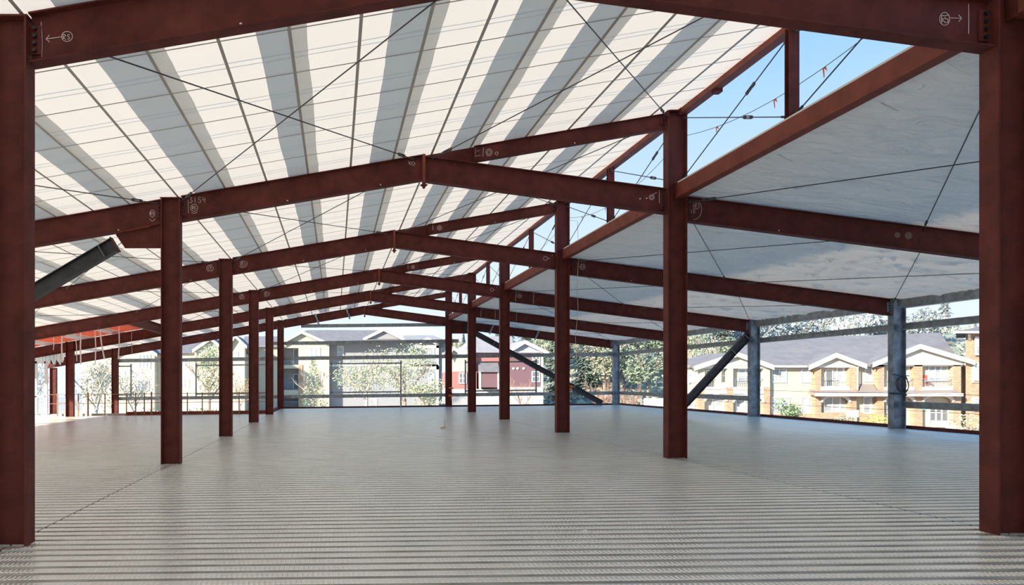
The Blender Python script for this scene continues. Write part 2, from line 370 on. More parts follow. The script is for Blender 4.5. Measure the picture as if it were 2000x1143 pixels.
    if k in (3, 4):                               # twine hanging over the right rafters
        for x in (XR+.45, XR+1.15, XR+2.2):
            obj('twine', MB().tube([(x, y-.1, zrt(x)), (x-.03, y-.11, zrt(x)-.45)], .008, 4), M['pbark'], re_)
    if k == 5:                                    # gusset where the far brace meets
        obj('gusset_plate', MB().box(XR+.2, y-.012, zrt(XR)-.85, XR+1.3, y+.012, zrt(XR)-.45), M['red'], re_)
    if k == 1:                                    # gusset plate under the outer left rafter
        x0, x1, zt_, zb_ = XL-CD/2-.012, XL-1.1, zhi(XL-1)-.44, px_z(485, y)
        g = obj('gusset_plate', MB().prism([(x0, y-.014, zhi(x0)-.49), (x1, y-.014, zhi(x1)-.49), (x1, y-.014, zb_+.26), (x1+.18, y-.014, zb_), (x0, y-.014, zb_)],
                                           [(x0, y+.014, zhi(x0)-.49), (x1, y+.014, zhi(x1)-.49), (x1, y+.014, zb_+.26), (x1+.18, y+.014, zb_), (x0, y+.014, zb_)]), M['red'], rl)
        obj('flange_stiffener', MB().bar((x1-.02, y-.06, zb_+.28), (x1+.7, y-.06, zhi(x1)-.38), .09, .016), M['redlight'], rl)

# ------------------------------------------------------------------ diagonal braces
def brace(p, q, label, d=.28, b=.2):
    p, q = Vector(p), Vector(q)
    r = thing('diagonal_brace', label, 'brace', q, 'diagonal braces')
    ax = (q-p).normalized(); up = Vector((0, 1, 0)).cross(ax)
    if up.z < 0: up = -up
    obj('brace_body', MB().section(p, q, [(a, u+d/2) for a, u in ipro(d, b, .016, .011)], (0, 1, 0), up), M['dark'], r)
    for f in (.03, .22):
        c = p+(q-p)*f; obj('stiffener', MB().bar(c-up*d*.46-Vector((0, .06, 0)), c+up*d*.46-Vector((0, .06, 0)), .012, .1, up=(0, 1, 0)), M['galv'], r)
    obj('end_plate', MB().bar(p-up*d*.55, p+up*d*.55, .2, .025, up=ax), M['red'], r)
    return r
y = YK[1]; a = at(225, 478, y); b = at(67, 571, y); d = (b-a)/(b-a).x
brace(a, a+d*(XQ+.5-a.x), 'dark steel diagonal brace dropping left from a red gusset below the second frame')
y = YK[3]; brace(at(1462, 655, y), at(1322, 806, y), 'dark steel diagonal brace from grey column head down behind the tall red column')
y = YK[5]-.16; brace(at(905, 638, y), at(1176, 788, y), 'long dark diagonal brace crossing the far end wall right of the aisle', .3, .22)

# ------------------------------------------------------------------ floor deck
PITCH, DH = .224, .052
def deck(name, x0, x1, y0, y1, emb_to=24.0):
    mb = MB(); n = int((y1-y0)/PITCH)
    prof = []
    for i in range(n):
        y = y0+i*PITCH
        prof += [(y, -DH), (y+.066, -DH), (y+.071, 0), (y+.219, 0)]
    prof.append((y0+n*PITCH, -DH))
    N = len(prof)
    vs = [(x0, yy, z+T(x0)) for yy, z in prof]+[(x1, yy, z+T(x1)) for yy, z in prof]
    mb.add(vs, [(i, i+1, N+i+1, N+i) for i in range(N-1)])
    for i in range(n):                              # pressed lugs on the webs and crowns
        y = y0+i*PITCH
        if not 4.8 < y < emb_to: continue
        xa = max(x0+.05, px_x(-40, y)); xb = min(x1-.05, px_x(2050, y))
        x = math.ceil(xa/.042)*.042
        lh = .006*max(.02, min(1, (24-y)/13))
        while x < xb:
            t = T(x)
            mb.add([(x, y+.080, t), (x+.028, y+.080, t), (x+.028, y+.185, t), (x, y+.185, t),
                    (x+.006, y+.088, t+lh), (x+.022, y+.088, t+lh), (x+.022, y+.178, t+lh), (x+.006, y+.178, t+lh)],
                   [(4, 5, 6, 7), (0, 1, 5, 4), (1, 2, 6, 5), (2, 3, 7, 6), (3, 0, 4, 7)])
            x += .042
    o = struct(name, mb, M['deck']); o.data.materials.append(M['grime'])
    for p in o.data.polygons:  # webs and valleys get the painted-shade tone
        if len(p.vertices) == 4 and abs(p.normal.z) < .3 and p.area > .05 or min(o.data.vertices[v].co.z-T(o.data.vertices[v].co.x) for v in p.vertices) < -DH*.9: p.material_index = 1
    return o
yA = -20.0
deck('floor', XE-.2, XL-.008, yA, yA+int((37.35-yA)/PITCH)*PITCH)
deck('floor', XL+.008, XR-.008, yA, yA+int((44.25-yA)/PITCH)*PITCH)
deck('floor', XR+.008, XG+.25, yA, yA+int((44.25-yA)/PITCH)*PITCH)
# dark underlay steel below the sheets and the edge angles
def edge(name, p, q, h, m, w=.05):
    p, q = Vector(p), Vector(q)
    return struct(name, MB().section(p, q, [(-w/2, h), (w/2, h), (w/2, -.35), (-w/2, -.35)], Vector((0, 0, 1)).cross((q-p).normalized())), m)
edge('trim_1', (XL-.1, 44.28, T(XL)), (XG+.3, 44.28, T(XG)), .09, M['red'])
edge('trim_2', (XG+.29, yA, T(XG)), (XG+.29, 44.28, T(XG)), .10, M['red'])
edge('trim_3', (XL-.12, 37.35, T(XL)), (XL-.12, 44.28, T(XL)), .14, M['red'])
edge('trim_4', (px_x(246, 37.4), 37.4, T(-10.5)), (XL-.12, 37.4, T(XL)), .17, M['redlight'])
edge('trim_5', (XE-.2, 37.4, T(XE)), (px_x(246, 37.4), 37.4, T(-10.5)), .10, M['conc'])
# unseen dark wall added behind the viewer to block light from behind
struct('wall_back', MB().box(XE-.2, yA-.2, -2.4, XG+.4, yA, 7.2), mat('dark_sheathing', (.16, .15, .14), .9))

# ------------------------------------------------------------------ high roof liner and what lies on it
def grid(x0, x1, y0, y1, nx, ny, zf):
    mb = MB(); vs = [(x0+(x1-x0)*i/nx, y0+(y1-y0)*j/ny) for j in range(ny+1) for i in range(nx+1)]
    mb.add([(a, b, zf(a, b)) for a, b in vs], [(j*(nx+1)+i, j*(nx+1)+i+1, (j+1)*(nx+1)+i+1, (j+1)*(nx+1)+i) for j in range(ny) for i in range(nx)])
    return mb
def zliner(x, y):
    n = noise.noise(Vector((x*.9, y*1.3, 3.1)))
    return zhi(x)+.035+.008*n
XH = XR+.14
mb = grid(-8.6, XH, yA, 44.1, 92, 300, zliner)
mb2 = grid(XE, -8.6, yA, 29.6, 40, 200, zliner); mb.add(mb2.v, mb2.f)
mb2 = grid(XE, -8.6, 36.4, 44.1, 40, 40, zliner); mb.add(mb2.v, mb2.f)
ceil_hi = struct('ceiling', mb, M['liner'], shade=True)
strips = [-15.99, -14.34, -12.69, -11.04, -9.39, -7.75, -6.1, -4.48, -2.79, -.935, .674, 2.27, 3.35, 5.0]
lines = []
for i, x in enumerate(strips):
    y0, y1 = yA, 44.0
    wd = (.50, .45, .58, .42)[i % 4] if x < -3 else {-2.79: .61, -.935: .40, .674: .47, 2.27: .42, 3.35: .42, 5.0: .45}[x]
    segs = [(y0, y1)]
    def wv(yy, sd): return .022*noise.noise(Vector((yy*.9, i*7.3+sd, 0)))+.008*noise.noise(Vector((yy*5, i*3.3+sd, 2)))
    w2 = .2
    for nm, a, b, dz, m in (('insulation_facing', 0, wd, .004, M['facing']), ('facing_edge', wd, wd+w2, .006, M['facing2'])):  # grey strips paint the purlin shade and its softer edge
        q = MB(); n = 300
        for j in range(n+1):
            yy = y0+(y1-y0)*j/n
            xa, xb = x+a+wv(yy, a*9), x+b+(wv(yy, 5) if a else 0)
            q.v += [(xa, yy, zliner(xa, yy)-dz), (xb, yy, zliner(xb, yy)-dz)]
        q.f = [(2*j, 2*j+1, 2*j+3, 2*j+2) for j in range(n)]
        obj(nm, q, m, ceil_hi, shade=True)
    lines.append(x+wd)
full = sorted(lines+[(lines[i]+lines[i+1])/2 for i in range(len(lines)-1) if lines[i+1]-lines[i] > 1.3]+[lines[-1]+.8])
for x in full:  # flat banding straps that support the liner from below
    tag(obj('hanger_strap', MB().bar((x, yA, zhi(x)+.010), (x, 44.0, zhi(x)+.010), .042, .004), M['strap'], origin=(x, YK[0], zhi(x))),
        'thin grey metal strap running lengthwise under the white roof liner', 'strap', 'lengthwise straps under the liner')
for k in range(-1, 5):
    ya = YK[k] if k >= 0 else .115; dy = 7.3/6
    for j in range(1, 6):
        yy = ya+(((YK[k+1]-ya)/6) if k >= 0 else dy)*j
        x0 = XE if k != 3 else -8.5
        tag(obj('hanger_strap', MB().bar((x0, yy, zhi(x0)+.01), (XR-.02, yy, zhi(XR)+.01), .020, .004), M['strap'], origin=(XL, yy, zhi(XL))),
            'thin grey metal strap running crosswise under the white roof liner', 'strap', 'crosswise straps under the liner')
        for dz_ in (.42, .55):                        # unseen thin bars added above the liner to cast faint shadow lines
            obj('bridging_bar', MB().bar((x0, yy+dz_, zhi(x0)+.24), (XR, yy+dz_, zhi(XR)+.24), .005, .01), M['galv'], ceil_hi)

# ------------------------------------------------------------------ low right roof
def zlow(x, y):
    n = noise.noise(Vector((x*.8+y*.3, y*1.6, .7))); n2 = noise.noise(Vector((x*1.1+y*.5, y*2.6-x*.9, 5.7))); n3 = noise.noise(Vector((x*.7-y*.35, y*1.9+x*.5, 9.1)))
    fy = min(abs(y-k) for k in YK)
    fold = .09*math.exp(-(n2/.07)**2)*max(0, n+.25)+.11*math.exp(-(n3/.06)**2)*max(0, -n+.1)
    return zrt(x)+.03-.05*min(1, fy/1.5)+(.03*n-fold)*min(1, fy/.5)*min(1, max(0, (x-XR-.12)/.9))
XLO = XR+.12
lowm = grid(XLO, XG+.15, yA, 44.1, 130, 720, zlow)
o = struct('ceiling', lowm, M['low'], shade=True)
for i, (u, v) in enumerate([(1848, 143), (1710, 212), (1600, 258), (1512, 322), (1430, 375)]):
    Y = 6.98*F/(u-PCX); p = at(u, v, Y); p.z = zrt(7.0)+.0
    col = M['white'] if i in (0, 2, 4) else M['strap']
    tag(obj('loose_strap', MB().bar(p, p+Vector((.16, .05, -.06)), .016, .003).bar(p+Vector((.16, .05, -.06)), p+Vector((.30, .0, -.16)), .016, .003), col, origin=p),
        ['long white loose strap end dangling below the right ceiling edge near the big right column', 'short grey strap end dangling below the right ceiling edge, second from the big right column',
         'white strap end dangling below the middle of the clerestory sill', 'grey strap end dangling below the sill left of the middle', 'bent white strap end dangling just right of the second tall column'][i], 'strap', 'loose strap ends')

# ------------------------------------------------------------------ clerestory and eave members
for k in range(-1, 5):
    ya, yb = (YK[k] if k >= 0 else .115), YK[k+1]; n = ORDC[k] if k >= 0 else 'foremost'
    for nm, x0, zt, zb, lab in (('eave_strut', 6.80, 7.00, 6.80, f'red steel channel along the top edge of the clerestory opening, {n} bay'),
                                ('sill_beam', 6.72, 5.415, 5.145, f'red steel sill beam below the clerestory opening, {n} bay')):
        zt += T(x0); zb += T(x0)
        r = thing(nm, lab, 'beam', (x0, ya, zb), 'clerestory edge beams')
        obj('channel', MB().section((x0, ya+.02, zt), (x0, yb-.02, zt), [(a, b) for a, b in cpro(zt-zb, .17, .012, 1)], (1, 0, 0)), M['redlight'] if nm == 'sill_beam' else M['redlight'], r)
        obj('end_plate', MB().box(x0-.02, yb-.14, zb-.03, x0+.01, yb-.02, zt+.02), M['red'], r)
        if nm == 'sill_beam':
            o = obj('edge_flashing', MB().box(x0+.02, ya+.1, zt, x0+.17, yb-.1, zt+.04), M['trimw'], r); o['label'] = 'white flashing edge'
    if k < 0: continue
    ym = (ya+yb)/2
    r = thing('clerestory_post', f'short red steel post standing between the clerestory beams, {n} bay', 'post', (6.82, ym, 5.49), 'clerestory posts')
    obj('post_body', MB().section((6.82, ym, 5.415+T(6.8)), (6.82, ym, 6.80+T(6.8)), [(-.075, -.06), (.075, -.06), (.075, -.045), (.006, -.045), (.006, .045), (.075, .045), (.075, .06), (-.075, .06), (-.075, .045), (-.006, .045), (-.006, -.045), (-.075, -.045)], (1, 0, 0), (0, 1, 0)), M['red'], r)
    for zz in (5.50, 6.78):
        obj('lug_plate', MB().box(6.80, ym-.16, zz+.0, 6.815, ym+.16, zz+.11), M['dark'], r)
    if k == 0:
        obj('angle_clip', MB().box(6.86, yb-1.35, 6.82, 6.98, yb-1.2, 6.9), M['red'], r)
    # gray eave beam on the right wall
    z = zrt(XG)-.0
    if k >= 0:
        nm = 'eave_beam'
        r = thing(nm, f'grey galvanized eave channel above the right wall, {n} bay', 'beam', (XG, ya, z), 'grey eave beams')
        obj('channel', MB().section((XG-.05, ya+.2, z), (XG-.05, yb-.2, z), cpro(.26, .2, .012, 1), (1, 0, 0)), M['galv'], r)
        obj('end_tab', MB().box(XG-.06, yb-.22, z-.2, XG-.03, yb-.08, z-.02).box(XG-.06, ya+.08, z-.2, XG-.03, ya+.22, z-.02), M['galv'], r)

def rod(p, q, label, group, rad=.011, tb=.88, name='tie_rod'):
    p, q = Vector(p), Vector(q); d = (q-p).normalized()
    r = thing(name, label, 'rod', p, group)
    obj('rod_body', MB().tube([p, q], rad, 6), M['rod'], r)
    c = p+(q-p)*tb; s_ = Vector((0, 0, 1)).cross(d).normalized() if abs(d.z) < .95 else Vector((1, 0, 0)); up = d.cross(s_)
    w = .022; L = .10
    obj('turnbuckle', MB().bar(c-d*L+up*w, c+d*L+up*w, .016, .016).bar(c-d*L-up*w, c+d*L-up*w, .016, .016).bar(c-d*(L+.03), c-d*(L-.03), .028, .05, up=up).bar(c+d*(L-.03), c+d*(L+.03), .028, .05, up=up), M['rod'], r)
    obj('clevis', MB().bar(p, p+d*.09, .022, .035), M['bolt'], r); obj('clevis', MB().bar(q, q-d*.09, .022, .035), M['bolt'], r)
    return r
XMQ, XMG = (XL+XQ)/2, (XR+XG)/2
zz_hi = lambda x: zhi(x)-.10
zz_lo = lambda x: zrt(x)-.10
panels = [('outer left panel', XQ, XMQ, zz_hi), ('panel left of the low columns', XMQ, XL, zz_hi), ('panel left of the ridge', XL, XM, zz_hi),
          ('panel right of the ridge', XM, XR, zz_hi), ('panel right of the tall columns', XR, XMG, zz_lo), ('panel beside the right wall', XMG, XG, zz_lo)]
for k in range(5):
    ya, yb = YK[k], YK[k+1]
    for pn, xa, xb, zf in panels:
        if k < 1 and xb <= XMQ: continue
        if k == 3 and xb <= XL+.01 and xa < -8.5: continue
        if k == 0 and xa >= XMG: continue
        e = .16
        da = e if xa not in (XL, XR, XQ) else .2; db = e if xb not in (XL, XR, XG) else .2
        rod((xa+da, ya+.12, zf(xa+da)), (xb-db, yb-.12, zf(xb-db)), f'tie rod, {ORDC[k]} bay, {pn}, running back rightward', 'roof tie rods', .009, .93)
        rod((xb-db, ya+.12, zf(xb-db)-.03), (xa+da, yb-.12, zf(xa+da)-.03), f'tie rod, {ORDC[k]} bay, {pn}, running back leftward', 'roof tie rods', .009, .95)
    ym = (ya+yb)/2; t = T(6.8)
    for half, y0, y1 in (('front', ya, ym), ('back', ym, yb)):
        rod((6.80, y0+.14, 5.52+t), (6.80, y1-.14, 6.70+t), f'slim clerestory tie rod, {ORDC[k]} bay, {half} half, low end nearer', 'clerestory tie rods', .010, .3)
        rod((6.84, y0+.14, 6.70+t), (6.84, y1-.14, 5.52+t), f'slim clerestory tie rod, {ORDC[k]} bay, {half} half, high end nearer', 'clerestory tie rods', .010, .3)
    # safety wire with orange flags
    pts = [(6.9, ya+.1+(yb-ya-.2)*i/12, 6.36-.42*(4*(i/12)*(1-i/12))+t) for i in range(13)]
    r = thing('flag_line', f'thin wire with orange warning flags strung through the clerestory, {ORDC[k]} bay', 'flag line', pts[0], 'flagged safety wires')
    obj('wire', MB().tube(pts, .005, 5), M['rod'], r)
    for i in (5, 7, 10):
        p = Vector(pts[i]); obj('flag', MB().add([p+Vector((0, -.02, 0)), p+Vector((0, .02, 0)), p+Vector((.03, .035, -.13)), p+Vector((.02, -.0, -.12))], [(0, 1, 2, 3)]).add([p+Vector((.004, -.05, .01)), p+Vector((.004, 0, 0)), p+Vector((.02, -.06, -.07))], [(0, 1, 2)]), M['orange'], r)

# longitudinal red beam and orange tarp in the fourth bay on the left
beam((-8.45, YK[3]+.1, zhi(-8.45)), (-8.45, YK[4]-.1, zhi(-8.45)), .42, .18, 'brown-red steel beam running lengthwise beside the orange tarp', None)
C.objects[-1]
def zt_(x, y): return zhi(x)+.04+.03*noise.noise(Vector((x*1.3, y*.9, 2)))
tag(obj('roof_tarp', grid(XE, -8.6, YK[3]+.1, YK[4]-.05, 30, 30, zt_), M['tarp'], origin=(XE, YK[3], zhi(XE)), shade=True), 'glowing orange-red tarp filling the roof bay at far left', 'tarp')
# fix the lengthwise beam: its side axis must be X
for o in C.objects:
    if o.get('label', '').startswith('brown-red steel beam running lengthwise'):
        ch = [c for c in bpy.data.objects if c.parent == o][0]; me = ch.data
        p = Vector((-8.45, YK[3]+.1, zhi(-8.45))); q = Vector((-8.45, YK[4]-.1, zhi(-8.45)))
        mb = MB().section(p, q, ipro(.42, .18, .016, .011), (1, 0, 0))
        nm = bpy.data.meshes.new('beam_body'); nm.from_pydata([tuple(Vector(v)-p) for v in mb.v], [], mb.f); nm.materials.append(M['red']); ch.data = nm

# ------------------------------------------------------------------ far wall girts and framed openings
YW = 44.09
def girt(p, q, label, group, sgn=1, m=None, d=.2, b=.075, side=(0, 1, 0)):
    p, q = Vector(p), Vector(q)
    return tag(obj('wall_girt', MB().section(p, q, [(a, z+d/2) for a, z in cpro(d, b, .01, sgn)], side), m or M['galv'], origin=p), label, 'girt', group)
def gz(v, x): return px_z(v, YW)
girt(at(588, 637, YW), at(884, 634, YW), 'topmost grey channel girt spanning the far end wall below the rafters', 'end wall girts')
girt(at(530, 671, YW), at(896, 666, YW), 'grey channel girt of the far end wall ending just past the tall column', 'end wall girts')
girt(at(222, 705, YW), at(1198, 692, YW), 'long grey channel girt of the far end wall above the window openings', 'end wall girts', d=.22)
girt(at(222, 779, YW), at(1198, 768, YW), 'long grey channel girt of the far end wall at knee height', 'end wall girts', d=.2)
for i, (ua, ub) in enumerate([(222, 256), (383, 520), (647, 783), (909, 1047)]):
    lab = ['framed opening of grey channels behind the far left column', 'framed opening of grey channels left of the aisle, trees behind it', 'framed opening of grey channels in the middle of the far end wall', 'framed opening of grey channels in front of the red house'][i]
    tilt = lambda u: -.0116*(u-ua)
    r = thing('opening_frame', lab, 'window frame', at(ua, 770, YW), 'framed openings of the end wall')
    vt, vb = 706-.0116*(ua-647), 772-.0116*(ua-647)
    bw = .085
    for j, u in enumerate((ua, ub)):
        p = at(u, vt+tilt(u), YW); q = at(u, vb+tilt(u)+(26 if (i == 2 and j) else 0), YW)
        obj('jamb', MB().bar(p, q, bw, .08, up=(0, 1, 0)), M['galv'], r)
    obj('header', MB().bar(at(ua, vt+5, YW), at(ub, vt+5+tilt(ub), YW), .08, bw), M['galv'], r)
    obj('sill', MB().bar(at(ua, vb-5, YW), at(ub, vb-5+tilt(ub), YW), .08, bw), M['galv'], r)

# right wall girts
XGI = XG+.12
def sideg(k, z, lab, d=.2): girt((XGI, YK[k]+.108, z), (XGI, YK[k+1]-.108, z), lab, 'right wall girts', -1, d=d, b=.09, side=(1, 0, 0))
zu = 3.02+T(XG); zl_ = .72+T(XG)
for k in (1, 2, 3, 4):
    sideg(k, zu, f'grey channel girt high on the right wall, {ORDC[k]} bay')
for k in (1, 3, 4):
    sideg(k, zl_, f'grey channel girt low on the right wall, {ORDC[k]} bay')
# two thin safety wires along the right wall
for z, nm in ((1.05, 'upper'), (.55, 'lower')):
    pts = [(XG+.24, 14+30*i/30, z+T(XG)-.02*(1-abs(((i*1.0) % 7.3)/3.65-1))) for i in range(31)]
    tag(obj('safety_wire', MB().tube(pts, .006, 4), M['rod'], origin=pts[0]), f'{nm} thin safety wire strung along the right wall', 'wire', 'right wall safety wires')

# ------------------------------------------------------------------ small hanging things
p = at(1763, 751, YK[2]-.22)
mb = MB()
for j, (rx, rz, dy) in enumerate([(.17, .25, 0), (.15, .27, .02), (.19, .23, -.02), (.13, .22, .03)]):
    mb.tube([(p.x+.04*math.sin(j*2)+rx*math.cos(t), p.y+dy+.015*math.sin(3*t), p.z+rz*math.sin(t)) for t in [2*math.pi*i/20 for i in range(21)]], .011, 5)
mb.tube([(p.x-.38, p.y, p.z-.26), (p.x-.1, p.y-.02, p.z-.27), (p.x+.1, p.y-.02, p.z-.31)], .03, 6)
mb.tube([(p.x-.3, p.y, p.z+.3), (p.x-.1, p.y, p.z+.26), (p.x+.2, p.y, p.z+.25)], .014, 5)
tag(obj('cable_coil', mb, M['cable'], origin=p), 'loop of black cable tied to the grey column on the right', 'cable')
Y = YK[2]-.25
pts = [at(u, v, Y) for u, v in [(1112, 430), (1128, 432), (1130, 500), (1127, 560), (1129, 600), (1124, 660), (1126, 705), (1122, 758)]]
tag(obj('hanging_wire', MB().tube(pts, .007, 5), M['pbark'], origin=pts[0]), 'thin pale wire dangling beside the third tall red column', 'wire')
labs = ['leftmost of the white straps hanging by the orange tarp', 'thick white strap hanging just left of the short red column', 'thin white strap hanging right of the short red column', 'straight white strap hanging third from the short red column',
        'long pale strap hanging midway between the two outer columns', 'slanting white strap hanging between the two outer columns', 'wavy white strap hanging left of the far outer column', 'thin brownish strap hanging right of the far outer column']
hs = [(104, 655, 104, 684, .03), (121, 650, 122, 708, .06), (146, 648, 150, 706, .03), (158, 645, 158, 712, .06), (185, 643, 186, 712, .045), (194.5, 640, 204, 702, .06), (232, 634, 231, 702, .05), (258, 640, 258, 690, .02)]
for i, (u0, v0, u1, v1, w) in enumerate(hs):
    Y = 33.0; a, b = at(u0, v0, Y), at(u1, v1, Y); c = (a+b)/2+Vector((.03*(-1)**i, .02, 0))
    a.z = zhi(a.x)+.02
    tag(obj('hanging_strap', MB().bar(a, c, .012, w, up=(1, 0, 0)).bar(c, b, .012, w, up=(1, 0, 0)), M['white'] if i < 7 else M['pbark'], origin=a), labs[i], 'strap', 'straps hanging by the orange tarp')
# ragged liner edge hanging at far left eave
Y = 41.0; mb = MB(); N = 40
for i in range(N):
    u0, u1 = 40+85*i/N, 40+85*(i+1)/N
    f = lambda u: 711+5*math.sin(u*.55)+3*math.sin(u*1.7)-(u-60)*.05
    g = lambda u: Y+.25*math.sin(u*.9)
    mb.add([at(u0, 686, Y-.3), at(u1, 686, Y-.3), at(u1, f(u1), g(u1)), at(u0, f(u0), g(u0))], [(0, 1, 2, 3)])
tag(obj('hanging_liner', mb, M['sheet'], origin=at(80, 686, Y), shade=True), 'ragged white liner edge hanging below the eave at far left', 'sheeting')
# white mesh panel at the far left edge
Y = 37.3; r = thing('mesh_panel', 'white framed wire mesh panel at the far left deck edge', 'panel', at(80, 808, Y))
mb = MB()
for u in (52, 70, 90): mb.bar(at(u, 706, Y), at(u, 808, Y), .14, .1, up=(0, 1, 0))
mb.bar(at(52, 708, Y), at(90, 708, Y), .1, .12); mb.bar(at(52, 775, Y), at(90, 775, Y), .1, .06)
obj('panel_frame', mb, M['white'], r); mb = MB()
for i in range(9): mb.tube([at(53+i*4.3, 775, Y), at(53+i*4.3, 808, Y)], .01, 4)
for i in range(6): mb.tube([at(53, 777+i*6, Y), at(90, 777+i*6, Y)], .01, 4)
obj('wire_mesh', mb, M['white'], r)
# guardrail along the left back edge of the deck
Y = 37.2; r = thing('guardrail', 'rusty steel guardrail along the back edge of the left deck', 'railing', at(112, 812, Y))
for u in (112, 153, 172, 205, 247, 265, 282, 296, 366, 395, 432, 467, 505):
    zb = T(px_x(u, Y)); zt = zb+1.12+(.06 if u in (172, 296) else 0)
    obj('post', MB().bar((px_x(u, Y), Y, zb-.1), (px_x(u, Y), Y, zt), .07 if u in (172, 296) else .05, .05, up=(0, 1, 0)), M['rust'], r)
for dz in (.62, 1.08):
    obj('rail', MB().tube([(px_x(98, Y), Y, T(-14)+dz), (px_x(526, Y), Y, T(-3.3)+dz)], .016, 6), M['rust'], r)
# orange tape on columns and floor scraps
for u, v, Y, lab in ((881, 759, YK[5]-.13, 'knot of orange tape tied on the far tall column, upper'), (881, 774, YK[5]-.13, 'knot of orange tape tied on the far tall column, lower'), (1115, 756, YK[5]-.3, 'strip of orange tape tied on the long far diagonal brace')):
    p = at(u, v, Y); mb = MB()
    mb.tube([p+Vector((-.16, 0, .02)), p+Vector((0, -.03, .04)), p+Vector((.15, 0, .0))], [.03, .06, .03], 6).add([p, p+Vector((.06, -.02, 0)), p+Vector((.03, -.04, -.22)), p+Vector((-.03, -.03, -.2))], [(0, 1, 2, 3)])
    tag(obj('tape_knot', mb, M['tape'], origin=p), lab, 'tape')
p = Vector((px_x(868, 24.4), 24.4, T(3.6)))
mb = MB().bar(p+Vector((-.12, 0, .02)), p+Vector((.04, .05, .03)), .06, .03).bar(p+Vector((.0, 0, .03)), p+Vector((.02, .02, .3)), .02, .02)
tag(obj('scrap_piece', mb, M['leafy'], origin=p), 'small yellowish scrap lying on the deck in mid aisle', 'scrap')
p = Vector((px_x(1140, 7.7), 7.7, T(2.6)))
tag(obj('paper_scrap', MB().prism([p+Vector(v) for v in [(-.03, -.01, .002), (.03, -.02, .002), (.04, .02, .002), (-.01, .03, .002)]], [p+Vector(v) for v in [(-.03, -.01, .012), (.03, -.02, .006), (.04, .02, .02), (-.01, .03, .008)]]), M['white'], origin=p), 'tiny white scrap lying on a deck rib in the foreground', 'scrap')

# ------------------------------------------------------------------ ground and hills
GZ = -2.45
struct('ground', MB().add([(-160, 30, GZ), (200, 30, GZ), (200, 260, GZ), (-160, 260, GZ)], [(0, 1, 2, 3)]).add([(18, -60, GZ), (200, -60, GZ), (200, 30, GZ), (18, 30, GZ)], [(0, 1, 2, 3)]).add([(-160, -60, GZ), (18, -60, GZ), (18, 30, GZ), (-160, 30, GZ)], [(0, 1, 2, 3)]), M['ground'])
def hz(x, y):
    a = max(0, min(1, (y-88)/45)); b = max(0, min(1, (x-16)/26))
    return GZ-.05+a*b*(13.0)+1.5*noise.noise(Vector((x*.05, y*.05, 0)))*a*b
o = struct('hill', grid(10, 190, 86, 170, 60, 30, hz), M['hill'], shade=True)
def hz2(x, y):
    a = max(0, min(1, (y-190)/50)); return GZ+a*(24+5*noise.noise(Vector((x*.02, 1, 0)))-4)
struct('hill', grid(-170, 260, 188, 258, 60, 12, hz2), mat('far_hazy_hill', (.40, .46, .52), 1), shade=True)  # haze over the far hill is put into its colour

# ------------------------------------------------------------------ background buildings
def bx(mb, Y, u0, v0, u1, v1, dep, ref=None):     # box whose front face at depth Y covers the pixel rectangle
    a = at(u0, v0, Y); b = at(u1, v1, Y)
    return mb.box(a.x, Y, b.z, b.x, Y+dep, a.z)
def win(r, Y, u0, v0, u1, v1, name='window', glass='glass', split=2, hsplit=True):
    a = at(u0, v0, Y); b = at(u1, v1, Y); t = .09
    fr = MB(); y0, y1 = Y-.07, Y+.02
    fr.box(a.x-t, y0, b.z-t, a.x, y1, a.z+t); fr.box(b.x, y0, b.z-t, b.x+t, y1, a.z+t); fr.box(a.x, y0, b.z-t, b.x, y1, b.z); fr.box(a.x, y0, a.z, b.x, y1, a.z+t)
    for i in range(1, split):
        x = a.x+(b.x-a.x)*i/split; fr.box(x-t*.6, y0, b.z, x+t*.6, y1, a.z)
    if hsplit: z = (a.z+b.z)/2; fr.box(a.x, y0+.01, z-t*.4, b.x, y1, z+t*.4)
    o = obj(name, fr, M['trimw'], r); o['label'] = 'white framed window' if name == 'window' else 'white framed glass door'
    obj('pane', MB().box(a.x, Y-.03, b.z, b.x, Y+.015, a.z), M[glass], o)
def gable(r, Y, u0, ub, ua, va, u1, v1, dep, m, roofm, name='gable', over=.35, trim=True):
    A, P, B = at(u0, ub, Y), at(ua, va, Y), at(u1, v1, Y)
    d = Vector((0, dep, 0))
    obj(name, MB().prism([A, P, B], [A+d, P+d, B+d]), m, r)
    th = Vector((0, 0, .16)); f = Vector((0, -over, 0))
    e0 = (A-P).normalized()*.25; e1 = (B-P).normalized()*.25
    mb = MB().prism([A+e0+f, P+f, P+f+th, A+e0+f+th], [A+e0+d, P+d, P+d+th, A+e0+d+th]).prism([B+e1+f, P+f, P+f+th, B+e1+f+th], [B+e1+d, P+d, P+d+th, B+e1+d+th])
    rf = obj('gable_roof', mb, roofm, r)
    if trim:
        t2 = Vector((0, 0, -.22)); g = Vector((0, -over-.05, 0)); h_ = Vector((0, -over+.03, 0)); th = th+Vector((0, 0, .03))
        obj('rake_board', MB().prism([A+e0+g+t2, P+g+t2, P+g+th, A+e0+g+th], [A+e0+h_+t2, P+h_+t2, P+h_+th, A+e0+h_+th]).prism([B+e1+g+t2, P+g+t2, P+g+th, B+e1+g+th], [B+e1+h_+t2, P+h_+t2, P+h_+th, B+e1+h_+th]), M['trimw'], rf)
